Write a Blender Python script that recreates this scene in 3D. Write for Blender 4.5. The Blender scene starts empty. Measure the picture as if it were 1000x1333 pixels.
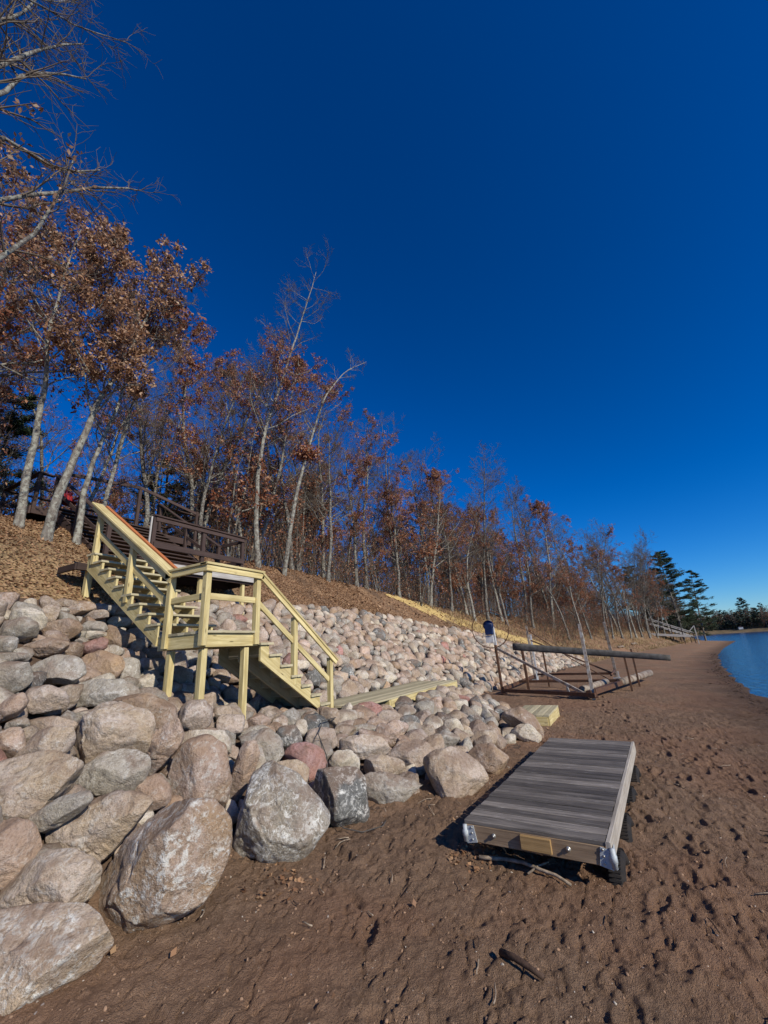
import bpy, bmesh, math, random
import numpy as np
from mathutils import Matrix, Vector

sc = bpy.context.scene
COL = sc.collection
RND = random.Random(7)
rad = math.radians

# ---------------------------------------------------------------- camera
# x runs along the shore (away from the viewer), y inland (up the bank), z up; metres
cam_d = bpy.data.cameras.new('camera'); cam = bpy.data.objects.new('camera', cam_d); COL.objects.link(cam)
cam_d.sensor_fit = 'HORIZONTAL'; cam_d.sensor_width = 36.0; cam_d.lens = 19.17
cam_d.clip_start = 0.05; cam_d.clip_end = 6000
def _dir(w):
    A = rad(28); return Vector((w[0]*math.sin(A)+w[1]*math.cos(A), -w[0]*math.cos(A)+w[1]*math.sin(A), w[2]))
_p, _r = 0.3267, -0.0647
_F = _dir((0, math.cos(_p), math.sin(_p))); _U0 = (0, -math.sin(_p), math.cos(_p))
_R = _dir((math.cos(_r), math.sin(_r)*_U0[1], math.sin(_r)*_U0[2]))
_U = _dir((-math.sin(_r), math.cos(_r)*_U0[1], math.cos(_r)*_U0[2]))
M = Matrix((( _R.x, _U.x, -_F.x, 0.0), (_R.y, _U.y, -_F.y, 0.0), (_R.z, _U.z, -_F.z, 1.95), (0, 0, 0, 1)))
cam.matrix_world = M
sc.camera = cam

# ---------------------------------------------------------------- world and sun
SUN_EL = 31.0
SUN = Vector((-math.sin(rad(19))*math.cos(rad(SUN_EL)), -math.cos(rad(19))*math.cos(rad(SUN_EL)), math.sin(rad(SUN_EL))))
w = bpy.data.worlds.new("World"); sc.world = w; w.use_nodes = True
nt = w.node_tree; nt.nodes.clear()
sky = nt.nodes.new('ShaderNodeTexSky'); sky.sky_type = 'NISHITA'; sky.sun_disc = False
sky.sun_elevation = rad(SUN_EL); sky.sun_rotation = math.atan2(SUN.x, SUN.y)
sky.altitude = 300; sky.air_density = 1.0; sky.dust_density = 0.0; sky.ozone_density = 10.0
hs = nt.nodes.new('ShaderNodeHueSaturation'); hs.inputs['Saturation'].default_value = 1.2; hs.inputs['Value'].default_value = 1.0
gm = nt.nodes.new('ShaderNodeGamma'); gm.inputs['Gamma'].default_value = 1.2
bg = nt.nodes.new('ShaderNodeBackground'); bg.inputs['Strength'].default_value = 0.092
wo = nt.nodes.new('ShaderNodeOutputWorld')
nt.links.new(sky.outputs[0], hs.inputs['Color']); nt.links.new(hs.outputs[0], gm.inputs[0]); nt.links.new(gm.outputs[0], bg.inputs[0]); nt.links.new(bg.outputs[0], wo.inputs[0])
sl = bpy.data.lights.new('sun', 'SUN'); sl.energy = 4.8; sl.angle = rad(0.5); sl.color = (1.0, 0.92, 0.78)
so = bpy.data.objects.new('sun', sl); COL.objects.link(so)
so.rotation_euler = (-SUN).to_track_quat('-Z', 'Y').to_euler()
sc.view_settings.view_transform = 'Standard'; sc.view_settings.look = 'None'
sc.view_settings.gamma = 1; sc.view_settings.use_curve_mapping = False; sc.view_settings.exposure = 0.0
sc.cycles.max_bounces = 5; sc.cycles.diffuse_bounces = 2; sc.cycles.glossy_bounces = 2; sc.cycles.transparent_max_bounces = 4

# ---------------------------------------------------------------- noise (numpy)
def _h(ix, iy, iz, seed):
    with np.errstate(over='ignore'):
        h = (ix.astype(np.uint32)*np.uint32(374761393) + iy.astype(np.uint32)*np.uint32(668265263) + iz.astype(np.uint32)*np.uint32(2147483647) + np.uint32(seed*1274126177 & 0xffffffff))
        h = (h ^ (h >> np.uint32(13)))*np.uint32(1274126177); h = h ^ (h >> np.uint32(16)); h = h*np.uint32(2246822519); h = h ^ (h >> np.uint32(15))
    return h.astype(np.float64)/4294967295.0
def vnoise(x, y, z=0.0, seed=0):
    x, y, z = np.broadcast_arrays(np.asarray(x, float), np.asarray(y, float), np.asarray(z, float))
    fx, fy, fz = np.floor(x), np.floor(y), np.floor(z)
    ix, iy, iz = fx.astype(np.int64), fy.astype(np.int64), fz.astype(np.int64)
    a, b, c = x-fx, y-fy, z-fz
    a = a*a*(3-2*a); b = b*b*(3-2*b); c = c*c*(3-2*c)
    r = 0
    for dx in (0, 1):
        for dy in (0, 1):
            for dz in (0, 1):
                r = r + _h(ix+dx, iy+dy, iz+dz, seed)*(a if dx else 1-a)*(b if dy else 1-b)*(c if dz else 1-c)
    return r*2-1
def fbm(x, y, z=0.0, oct=4, seed=0, gain=.5):
    r = 0; A = 1; s = 1
    for k in range(oct):
        r = r + A*vnoise(x*s+17.3*k, y*s+5.1*k, z*s, seed+k); A *= gain; s *= 2.03
    return r

# ---------------------------------------------------------------- terrain
# ---- terrain: x runs along the shore, y inland, z up
TU=[-40,-8, 2.5, 4.5, 5.4, 6.4, 10.8, 12, 13.3, 15, 20, 25, 30, 37, 50, 70, 100, 112, 125, 150, 400]
TV={ # water edge, beach crown, toe, mid, crest of the rocks, hill 1, hill 2, brow, back
 'we':[-4,-3.3,-3.2,-3.2,-3.2,-3.2,-3.3,-3.3,-3.35,-3.4,-3.6,-4.05,-4.6,-5.5,-7.3,-11.2,-18,-16.5,-8,15,120],
 'bc':[1.0,1.4,1.5,1.5,1.4,1.2,1.2,1.3,1.5,1.6,1.2,0.7,0.0,-1,-3.5,-8.3,-14.5,-13.6,-5,18,124],
 'to':[3.9,3.8,3.75,3.5,3.0,2.3,2.25,2.9,4.3,5.4,5.3,4.8,4.2,3.0,0.0,-5.2,-12.5,-12,-3,20,126],
 'mi':[5.0,5.0,5.0,4.9,4.6,4.2,4.2,4.6,5.4,6.2,6.0,5.4,4.7,3.4,1.0,-4.2,-11.5,-11,-2,21,127],
 'pl':[6.5,6.5,6.5,6.2,5.9,5.9,5.9,5.9,6.0,6.6,6.4,5.8,5.2,3.9,2.2,-3.0,-10,-10,-1,22,128],
 'cr':[8.0,8.0,8.0,8.2,8.6,8.9,9.1,9.1,9.1,9.1,8.6,8.0,6.6,4.9,4.0,-1,-8,-8,1,24,130],
 'h1':[10,10,10,10.1,10.3,10.5,10.5,10.5,10.5,10.5,10.2,9.8,9,8,7,2,-5,-5,4,27,133],
 'h2':[12,12,12,12,12,12,12,12,12,12,12,11.8,11.5,11,10,5,-2,-2,7,30,136],
 'br':[15,15,15,15,15,15,15,15,15,15,15,15,14.5,14,13,9,2,2,11,34,140],
 'bk':[40,40,40,40,40,40,40,40,40,40,40,40,40,40,40,36,30,30,36,60,170]}
TZ={'we':[-.3]*21,'bc':[-.04,-.02,0,0,0,0,0,0,0,0,0,0,0,0,0,0,-.02,-.02,0,0,0],
 'to':[.12,.12,.12,.12,.1,.08,.08,.08,.06,.05,.05,.05,.05,.05,.15,.2,.2,.2,.2,.2,.2],
 'mi':[1.15,1.15,1.2,1.2,.98,.8,.8,.8,.7,.7,.7,.6,.5,.3,.6,.8,.8,.8,.8,.8,.8],
 'pl':[2.0,2.0,2.05,1.35,.95,.9,.9,.9,.95,1.05,1.05,.95,.85,.55,1.2,1.4,1.5,1.5,1.5,1.5,1.5],
 'cr':[3.0,3.0,3.05,3.1,3.15,3.3,3.4,3.4,3.4,3.4,3.0,2.6,1.75,.95,2.0,2.3,2.3,2.3,2.3,2.3,2.3],
 'h1':[4.4,4.4,4.5,4.45,4.45,4.4,4.4,4.4,4.35,4.3,4.05,3.7,3.1,2.75,3.4,3.4,3.4,3.2,3,3,3],
 'h2':[5.4,5.4,5.4,5.45,5.45,5.45,5.5,5.5,5.5,5.5,5.3,5.05,4.7,4.35,4.5,4.4,4.2,3.6,3.4,3.4,3.4],
 'br':[6.4,6.4,6.4,6.4,6.4,6.4,6.4,6.4,6.3,6.3,6.1,5.9,5.6,5.4,5.2,5,4.6,4,4,4,4],
 'bk':[5.6,5.6,5.6,5.6,5.6,5.5,5.5,5.5,5.4,5.4,5.2,5.1,5,5,5,5,4.6,4,4,4,4]}
KN=['we','bc','to','mi','pl','cr','h1','h2','br','bk']
def knots(u):
    u=np.asarray(u,float)
    V=np.stack([np.interp(u,TU,TV[k]) for k in KN],-1); Z=np.stack([np.interp(u,TU,TZ[k]) for k in KN],-1)
    return V,Z
def height0(u,v):
    u=np.asarray(u,float);v=np.asarray(v,float); u,v=np.broadcast_arrays(u,v)
    V,Z=knots(u)
    z=Z[...,0]+(v-V[...,0])*.075
    for k in range(len(KN)-1):
        a=V[...,k];b=V[...,k+1];t=(v-a)/(b-a)
        z=np.where(v>a,Z[...,k]+np.minimum(t,1)*(Z[...,k+1]-Z[...,k]),z)
    return np.maximum(z,-6)
def height(u,v):   # smoothed
    e=.35; return (2*height0(u,v)+height0(u,np.asarray(v)+e)+height0(u,np.asarray(v)-e)+height0(np.asarray(u)+e,v)+height0(np.asarray(u)-e,v))/6
def zone(u,v):     # continuous index 0..9 of the knot band
    V,Z=knots(u); v=np.asarray(v,float); s=np.zeros(np.broadcast(u,v).shape)
    for k in range(len(KN)-1):
        s=s+np.clip((v-V[...,k])/(V[...,k+1]-V[...,k]),0,1)
    return s
height_s = height

# ---------------------------------------------------------------- mesh helpers
def np_mesh(name, V, F, mats, smooth=False, mi=None):
    """V (n,3), F (m,k) array or a list of such arrays"""
    me = bpy.data.meshes.new(name)
    V = np.ascontiguousarray(V, dtype=np.float32)
    FL = F if isinstance(F, list) else [F]
    FL = [np.asarray(f, dtype=np.int32) for f in FL if len(f)]
    nl = sum(f.size for f in FL); nf = sum(len(f) for f in FL)
    me.vertices.add(len(V)); me.vertices.foreach_set('co', V.ravel())
    me.loops.add(nl); me.loops.foreach_set('vertex_index', np.concatenate([f.ravel() for f in FL]))
    st = []; o = 0
    for f in FL:
        st.append(o+np.arange(len(f), dtype=np.int32)*f.shape[1]); o += f.size
    me.polygons.add(nf); me.polygons.foreach_set('loop_start', np.concatenate(st).astype(np.int32))
    if smooth: me.polygons.foreach_set('use_smooth', np.ones(nf, dtype=bool))
    if mi is not None: me.polygons.foreach_set('material_index', np.asarray(mi, dtype=np.int32))
    for m in (mats if isinstance(mats, (list, tuple)) else [mats]): me.materials.append(m)
    me.update(calc_edges=True); me.validate()
    return me
def link(name, me, parent=None):
    o = bpy.data.objects.new(name, me); COL.objects.link(o)
    if parent is not None: o.parent = parent
    return o
def tag(o, label=None, cat=None, group=None, kind=None):
    if label: o['label'] = label
    if cat: o['category'] = cat
    if group: o['group'] = group
    if kind: o['kind'] = kind
    return o
def empty(name, loc=(0, 0, 0), label=None, cat=None, group=None):
    o = bpy.data.objects.new(name, None); COL.objects.link(o); o.location = loc; o.empty_display_size = .2
    return tag(o, label, cat, group)

class MB:
    """collects boards, boxes, tubes and prisms; UV u runs along each board in metres"""
    def __init__(s): s.v = []; s.f = []; s.uv = []; s.sm = []
    def _add(s, vs, fs, uvs, sm=False):
        n = len(s.v); s.v += [tuple(p) for p in vs]
        for f, q in zip(fs, uvs): s.f.append([i+n for i in f]); s.uv.append(q); s.sm.append(sm)
    def board(s, p0, p1, wd, th, up=(0, 0, 1), jit=0.0):
        """board from p0 to p1 along its centre line; th is its size along up, wd across"""
        p0 = Vector(p0); p1 = Vector(p1); d = (p1-p0); L = d.length; d.normalize()
        up = Vector(up); side = d.cross(up).normalized(); up = side.cross(d).normalized()
        c = min(.005, th*.18, wd*.18)      # eased edges
        prof = [(-wd/2+c, -th/2), (wd/2-c, -th/2), (wd/2, -th/2+c), (wd/2, th/2-c), (wd/2-c, th/2), (-wd/2+c, th/2), (-wd/2, th/2-c), (-wd/2, -th/2+c)]
        vs = [p0+side*a+up*b for a, b in prof]+[p1+side*a+up*b for a, b in prof]
        ou, ov = RND.uniform(0, 60), RND.uniform(0, 60)
        fs = []; uv = []; acc = 0
        for i in range(8):
            j = (i+1) % 8; l = math.dist(prof[i], prof[j])
            fs.append([i, i+8, j+8, j]); uv.append([(ou, ov+acc), (ou+L, ov+acc), (ou+L, ov+acc+l), (ou, ov+acc+l)]); acc += l
        fs.append(list(range(8))); uv.append([(ou+30+a*.15, ov+b) for a, b in prof])
        fs.append(list(range(15, 7, -1))); uv.append([(ou+40+a*.15, ov+b) for a, b in reversed(prof)])
        s._add(vs, fs, uv)
    def post(s, x, y, z0, z1, w=.089):
        s.board((x, y, z0), (x, y, z1), w, w, (1, 0, 0))
    def prism(s, poly, axis, t0, t1, slope=None):
        """poly in (along, z); axis 'x': poly along x, thickness in y from t0 to t1; axis 'y' the other way"""
        n = len(poly); P = (lambda a, z, t: (a, t, z)) if axis == 'x' else (lambda a, z, t: (t, a, z))
        vs = [P(a, z, t0) for a, z in poly]+[P(a, z, t1) for a, z in poly]
        ou = RND.uniform(0, 50)
        a0, z0 = poly[0]; a1, z1 = poly[-1]
        fs = [list(range(n)), list(range(2*n-1, n-1, -1))]
        g = math.atan2(z1-z0, a1-a0) if slope is None else math.atan(slope); cg, sg = math.cos(g), math.sin(g)
        q = [(ou+a*cg+z*sg, -a*sg+z*cg) for a, z in poly]; uv = [q, q[::-1]]
        for i in range(n):
            j = (i+1) % n; l = math.dist(poly[i], poly[j])
            fs.append([i, j, j+n, i+n]); uv.append([(ou, 0), (ou+l, 0), (ou+l, abs(t1-t0)), (ou, abs(t1-t0))])
        s._add(vs, fs, uv)
    def tube(s, pts, r, n=8, cap=True):
        pts = [Vector(p) for p in pts]; r = r if isinstance(r, (list, tuple)) else [r]*len(pts)
        vs = []; up = Vector((0.13, .21, 1)).normalized()
        for i, p in enumerate(pts):
            d = (pts[min(i+1, len(pts)-1)]-pts[max(i-1, 0)]).normalized()
            if abs(d.dot(up)) > .98: up = Vector((1, .1, 0)).normalized()
            a = d.cross(up).normalized(); b = a.cross(d)
            vs += [p+(a*math.cos(k*2*math.pi/n)+b*math.sin(k*2*math.pi/n))*r[i] for k in range(n)]
        fs = []; uv = []; acc = 0; ou = RND.uniform(0, 50)
        for i in range(len(pts)-1):
            l = (pts[i+1]-pts[i]).length; c = 2*math.pi*r[i]/n
            for k in range(n):
                k2 = (k+1) % n
                fs.append([i*n+k, i*n+k2, (i+1)*n+k2, (i+1)*n+k]); uv.append([(ou+acc, c*k), (ou+acc, c*k+c), (ou+acc+l, c*k+c), (ou+acc+l, c*k)])
            acc += l
        if cap:
            fs.append(list(range(n-1, -1, -1))); uv.append([(0, 0)]*n)
            m = (len(pts)-1)*n; fs.append([m+k for k in range(n)]); uv.append([(0, 0)]*n)
        s._add(vs, fs, uv, True)
    def torus(s, c, R, r, nrm, n=32, m=8, squash=1.0):
        nrm = Vector(nrm).normalized(); a = nrm.orthogonal().normalized(); b = nrm.cross(a); c = Vector(c)
        vs = []
        for i in range(n):
            t = 2*math.pi*i/n; d = a*math.cos(t)+b*math.sin(t)
            for k in range(m):
                q = 2*math.pi*k/m; vs.append(c+d*(R+r*math.cos(q))+nrm*(r*squash*math.sin(q)))
        fs = [[i*m+k, ((i+1) % n)*m+k, ((i+1) % n)*m+(k+1) % m, i*m+(k+1) % m] for i in range(n) for k in range(m)]
        s._add(vs, fs, [[(0, 0)]*4]*len(fs), True)
    def build(s, name, mat, parent=None, xf=None):
        me = bpy.data.meshes.new(name)
        vs = s.v if xf is None else [tuple(xf @ Vector(p)) for p in s.v]
        me.from_pydata(vs, [], s.f)
        ul = me.uv_layers.new(name='UVMap'); flat = [c for q in s.uv for p in q for c in p]
        ul.data.foreach_set('uv', flat)
        me.polygons.foreach_set('use_smooth', s.sm)
        me.materials.append(mat); me.update()
        bm = bmesh.new(); bm.from_mesh(me); bmesh.ops.recalc_face_normals(bm, faces=bm.faces); bm.to_mesh(me); bm.free()
        return link(name, me, parent)

# ---------------------------------------------------------------- materials
def new_mat(name):
    m = bpy.data.materials.new(name); m.use_nodes = True; nt = m.node_tree
    b = nt.nodes['Principled BSDF']; b.inputs['Roughness'].default_value = .8; b.inputs['Specular IOR Level'].default_value = .25
    return m, nt, b
class N:
    def __init__(s, nt): s.nt = nt
    def n(s, t, **k):
        x = s.nt.nodes.new(t)
        for a, v in k.items(): setattr(x, a, v)
        return x
    def l(s, a, b): s.nt.links.new(a, b)
    def noise(s, vec, scale, det=4, rough=.55, dist=0.0):
        x = s.n('ShaderNodeTexNoise'); x.inputs['Scale'].default_value = scale; x.inputs['Detail'].default_value = det
        x.inputs['Roughness'].default_value = rough; x.inputs['Distortion'].default_value = dist
        if vec is not None: s.l(vec, x.inputs['Vector'])
        return x.outputs['Fac']
    def vor(s, vec, scale, out='Distance', feature='F1', rnd=1.0):
        x = s.n('ShaderNodeTexVoronoi', feature=feature); x.inputs['Scale'].default_value = scale; x.inputs['Randomness'].default_value = rnd
        if vec is not None: s.l(vec, x.inputs['Vector'])
        return x.outputs[out]
    def ramp(s, fac, stops, interp='LINEAR'):
        x = s.n('ShaderNodeValToRGB'); r = x.color_ramp; r.interpolation = interp
        while len(r.elements) < len(stops): r.elements.new(.5)
        for e, (p, c) in zip(r.elements, stops):
            e.position = p; e.color = (c, c, c, 1) if isinstance(c, (int, float)) else (*c, 1)
        s.l(fac, x.inputs[0]); return x.outputs[0]
    def mix(s, fac, a, b, mode='MIX'):
        x = s.n('ShaderNodeMix', data_type='RGBA', blend_type=mode); x.clamp_factor = True
        for sock, v in ((x.inputs[0], fac), (x.inputs[6], a), (x.inputs[7], b)):
            if isinstance(v, (int, float)): sock.default_value = v
            elif isinstance(v, tuple): sock.default_value = (*v, 1)
            else: s.l(v, sock)
        return x.outputs[2]
    def math(s, op, a, b=None):
        x = s.n('ShaderNodeMath', operation=op)
        for sock, v in ((x.inputs[0], a), (x.inputs[1], b)):
            if v is None: continue
            if isinstance(v, (int, float)): sock.default_value = v
            else: s.l(v, sock)
        return x.outputs[0]
    def vscale(s, vec, sx, sy, sz):
        x = s.n('ShaderNodeMapping'); x.inputs['Scale'].default_value = (sx, sy, sz); s.l(vec, x.inputs['Vector']); return x.outputs[0]
    def bump(s, h, strength, dist, bsdf, prev=None):
        x = s.n('ShaderNodeBump'); x.inputs['Strength'].default_value = strength; x.inputs['Distance'].default_value = dist
        s.l(h, x.inputs['Height'])
        if prev is not None: s.l(prev, x.inputs['Normal'])
        s.l(x.outputs[0], bsdf.inputs['Normal']); return x.outputs[0]

def mat_wood(name, c1, c2, dark, knots=.5, rough=.75, grain=1.0, streak=None, bumps=.5, var=.6):
    m, nt, b = new_mat(name); g = N(nt)
    uv = g.n('ShaderNodeUVMap').outputs[0]
    isl = g.n('ShaderNodeNewGeometry').outputs['Random Per Island']
    st = g.vscale(uv, 1.6, 38*grain, 1)
    n1 = g.noise(st, 1.0, 5, .6, .6)
    n2 = g.noise(g.vscale(uv, 5, 160, 1), 1.0, 3, .6)
    col = g.mix(g.ramp(n1, [(.38, 0), (.62, 1)]), c1, c2)
    col = g.mix(g.math('MULTIPLY', g.ramp(n2, [(.5, 0), (.75, 1)]), .35), col, dark)
    blot = g.noise(g.vscale(uv, 2.2, 6, 1), 1.0, 3)
    col = g.mix(g.math('MULTIPLY', g.ramp(blot, [(.45, 0), (.75, 1)]), .45), col, dark)
    kv = g.vor(g.vscale(uv, 2.2, 9, 1), 1.0)
    col = g.mix(g.math('MULTIPLY', g.ramp(kv, [(.05, 1), (.11, 0)]), knots), col, tuple(c*.4 for c in dark))
    if streak is not None:
        s = g.noise(g.vscale(uv, 3.5, 60, 1), 1.0, 4, .7)
        col = g.mix(g.ramp(s, [(.60, 0), (.70, .75)]), col, streak)
    bri = g.math('ADD', g.math('MULTIPLY', isl, var), 1-var/2)
    x = g.n('ShaderNodeVectorMath', operation='SCALE'); g.l(col, x.inputs[0]); g.l(bri, x.inputs['Scale'])
    g.l(x.outputs[0], b.inputs['Base Color']); b.inputs['Roughness'].default_value = rough
    g.bump(g.math('ADD', n1, g.math('MULTIPLY', n2, .6)), bumps, .004, b)
    return m
M_NEW = mat_wood('new_treated_timber', (.62, .525, .27), (.43, .345, .15), (.27, .195, .08), .8, .7, .6)
M_NEWD = mat_wood('new_treated_decking', (.46, .41, .27), (.38, .335, .21), (.26, .215, .13), .5, .75, .7)
M_REDRAIL = mat_wood('red_cedar_strip', (.48, .17, .06), (.38, .12, .04), (.22, .07, .03), .2)
M_OLD = mat_wood('old_brown_timber', (.075, .048, .040), (.05, .033, .028), (.025, .016, .014), .3)
M_OLDW = mat_wood('old_whitewashed_timber', (.50, .48, .45), (.36, .34, .31), (.2, .17, .14), .2)
M_GREY = mat_wood('weathered_grey_decking', (.21, .185, .16), (.11, .098, .085), (.024, .020, .018), .35, .62, .8, (.50, .47, .44), 1.0, .95)
M_GREYL = mat_wood('weathered_side_board', (.42, .38, .33), (.30, .27, .23), (.16, .13, .10), .2, .8)
M_BROWNB = mat_wood('weathered_brown_board', (.33, .235, .15), (.23, .16, .10), (.09, .06, .038), .7, .75)
M_YELB = mat_wood('yellow_pine_block', (.42, .27, .12), (.30, .19, .08), (.12, .075, .035), .3)

def mat_plain(name, c, rough=.5, metal=0.0, var=.25, scale=6, bump=.1, c2=None):
    m, nt, b = new_mat(name); g = N(nt); tc = g.n('ShaderNodeTexCoord').outputs['Object']
    n = g.noise(tc, scale, 5, .6); c2 = c2 or tuple(x*(1-var*1.6) for x in c)
    g.l(g.mix(g.ramp(n, [(.35, 0), (.65, 1)]), c, c2), b.inputs['Base Color'])
    b.inputs['Roughness'].default_value = rough; b.inputs['Metallic'].default_value = metal
    if bump: g.bump(g.noise(tc, scale*6, 3), bump, .01, b)
    return m
M_GALV = mat_plain('galvanised_steel', (.50, .53, .54), .62, .3, .4, 30, .35, (.38, .42, .44))
M_BOLT = mat_plain('zinc_bolt', (.55, .55, .52), .4, .7)
M_RUBBER = mat_plain('tyre_rubber', (.013, .013, .014), .85, 0, .3, 14, .3, (.03, .024, .02))
M_STEEL = mat_plain('brown_painted_steel', (.085, .055, .040), .6, .2, .4, 9, .2, (.16, .075, .04))
M_ALU = mat_plain('dull_aluminium_post', (.48, .45, .40), .5, .35, .35, 7, .15, (.22, .15, .10))
M_TUBE = mat_plain('dirty_white_pipe', (.36, .31, .25), .7, 0, .35, 4, .15, (.14, .09, .06))
M_CARPET = mat_plain('dark_bunk_carpet', (.12, .115, .108), .95, 0, .3, 6, .5, (.06, .056, .05))
M_BLUE = mat_plain('blue_winch_cover', (.008, .022, .085), .5, 0, .2)
M_WHITEM = mat_plain('white_painted_metal', (.62, .62, .62), .45, 0, .2)
M_REDP = mat_plain('red_chair_paint', (.33, .02, .02), .5, 0, .2)
M_WHITEW = mat_plain('far_white_paint', (.6, .6, .58), .6, 0, .15)

# --- sand
def mat_sand():
    m, nt, b = new_mat('brown_sand'); g = N(nt); tc = g.n('ShaderNodeTexCoord').outputs['Object']
    n1 = g.noise(tc, .9, 5, .6); n2 = g.noise(tc, 9, 6, .7); n3 = g.noise(tc, 85, 3, .7)
    col = g.mix(g.ramp(n1, [(.35, 0), (.68, 1)]), (.27, .175, .112), (.37, .235, .148))
    col = g.mix(g.ramp(n2, [(.40, .55), (.62, 0)]), col, (.15, .096, .064))
    col = g.mix(g.ramp(n3, [(.55, 0), (.78, .6)]), col, (.33, .25, .18))
    col = g.mix(g.ramp(n3, [(.25, .5), (.42, 0)]), col, (.07, .045, .032))
    pv = g.vor(tc, 46, 'Color'); sp = g.vor(tc, 46)
    stone = g.math('MULTIPLY', g.ramp(sp, [(.10, 1), (.2, 0)]), g.ramp(g.n('ShaderNodeSeparateColor').outputs[0], [(.86, 0), (.9, 1)]))
    sepn = [x for x in nt.nodes if x.bl_idname == 'ShaderNodeSeparateColor'][0]; g.l(pv, sepn.inputs[0])
    col = g.mix(g.math('MULTIPLY', stone, .8), col, (.42, .36, .29))
    pit_shade = g.vor(tc, 27); pn = g.noise(tc, 4, 3)  # dark specks painted as the shade of small sand pits, colour only
    col = g.mix(g.math('MULTIPLY', g.ramp(pit_shade, [(.10, .8), (.17, 0)]), g.ramp(pn, [(.48, 0), (.56, 1)])), col, (.05, .032, .022))
    # wet sand darkens towards the waterline
    sx = g.n('ShaderNodeSeparateXYZ'); g.l(tc, sx.inputs[0])
    wet = g.ramp(g.math('ADD', g.math('MULTIPLY', sx.outputs['Z'], 4.0), g.math('MULTIPLY', n1, .35)), [(-.0, 0), (1, 0)])
    wz = g.n('ShaderNodeMapRange'); wz.inputs['From Min'].default_value = -.27; wz.inputs['From Max'].default_value = -.13
    wz.inputs['To Min'].default_value = .65; wz.inputs['To Max'].default_value = 0.0
    g.l(g.math('ADD', sx.outputs['Z'], g.math('MULTIPLY', g.math('SUBTRACT', n1, .5), .12)), wz.inputs['Value'])
    col = g.mix(g.math('MULTIPLY', g.ramp(g.noise(tc, .35, 3), [(.48, 0), (.6, 1)]), .5), col, (.30, .165, .10))
    col = g.mix(wz.outputs[0], col, (.07, .045, .032))
    g.l(col, b.inputs['Base Color']); b.inputs['Roughness'].default_value = .92; b.inputs['Specular IOR Level'].default_value = .12
    h = g.math('ADD', g.math('MULTIPLY', g.noise(tc, 48, 4, .75), 1.0), g.math('MULTIPLY', g.noise(tc, 170, 2, .6), .45))
    h = g.math('ADD', h, g.math('MULTIPLY', n2, .6))
    p = g.bump(h, 1.0, .045, b)
    return m
M_SAND = mat_sand()

def mat_litter():
    m, nt, b = new_mat('leaf_litter_ground'); g = N(nt); tc = g.n('ShaderNodeTexCoord').outputs['Object']
    v = g.vor(tc, 17, 'Color'); sp = g.n('ShaderNodeSeparateColor'); g.l(v, sp.inputs[0])
    col = g.ramp(sp.outputs[0], [(0, (.10, .06, .035)), (.25, (.19, .105, .056)), (.55, (.29, .17, .09)), (.8, (.38, .24, .135)), (1, (.24, .14, .08))])
    n1 = g.noise(tc, .5, 5, .65)
    col = g.mix(g.ramp(n1, [(.52, 0), (.66, .85)]), col, (.13, .082, .05))
    # dry grass
    g2 = g.noise(g.vscale(tc, 1, 1, 1), .13, 3)
    col = g.mix(g.math('MULTIPLY', g.ramp(g2, [(.5, 0), (.62, .6)]), g.ramp(g.noise(tc, 30, 3), [(.4, 0), (.6, 1)])), col, (.36, .27, .13))
    g.l(col, b.inputs['Base Color']); b.inputs['Roughness'].default_value = .9
    g.bump(g.math('ADD', g.vor(tc, 17), g.math('MULTIPLY', g.noise(tc, 5, 5), 1.5)), .9, .06, b)
    return m
M_LITTER = mat_litter()
def mat_dirt():
    m, nt, b = new_mat('dark_soil'); g = N(nt); tc = g.n('ShaderNodeTexCoord').outputs['Object']
    n = g.noise(tc, 7, 5, .65)
    g.l(g.mix(n, (.05, .034, .024), (.13, .085, .058)), b.inputs['Base Color']); b.inputs['Roughness'].default_value = .95
    g.bump(n, .8, .06, b); return m
M_DIRT = mat_dirt()
def mat_straw():
    m, nt, b = new_mat('yellow_straw'); g = N(nt); tc = g.n('ShaderNodeTexCoord').outputs['Object']
    n = g.noise(g.vscale(tc, 3, 9, 6), 5, 5, .7)
    col = g.ramp(n, [(.3, (.32, .21, .07)), (.5, (.56, .40, .15)), (.7, (.70, .54, .25))])
    g.l(g.mix(g.ramp(g.noise(tc, .8, 4), [(.5, 0), (.7, .6)]), col, (.24, .14, .07)), b.inputs['Base Color'])
    g.bump(n, .8, .04, b); return m
M_STRAW = mat_straw()
def mat_water():
    m, nt, b = new_mat('lake_water'); g = N(nt); tc = g.n('ShaderNodeTexCoord').outputs['Object']
    b.inputs['Base Color'].default_value = (.012, .055, .14, 1); b.inputs['Roughness'].default_value = .12; b.inputs['IOR'].default_value = 1.2
    b.inputs['Specular IOR Level'].default_value = .5
    a = g.noise(g.vscale(tc, 1.0, 2.2, 1), 1.6, 4, .55, .4); c = g.noise(g.vscale(tc, .35, .8, 1), .5, 3)
    g.bump(g.math('ADD', a, g.math('MULTIPLY', c, 1.2)), .55, .12, b)
    return m
M_WATER = mat_water()

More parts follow.
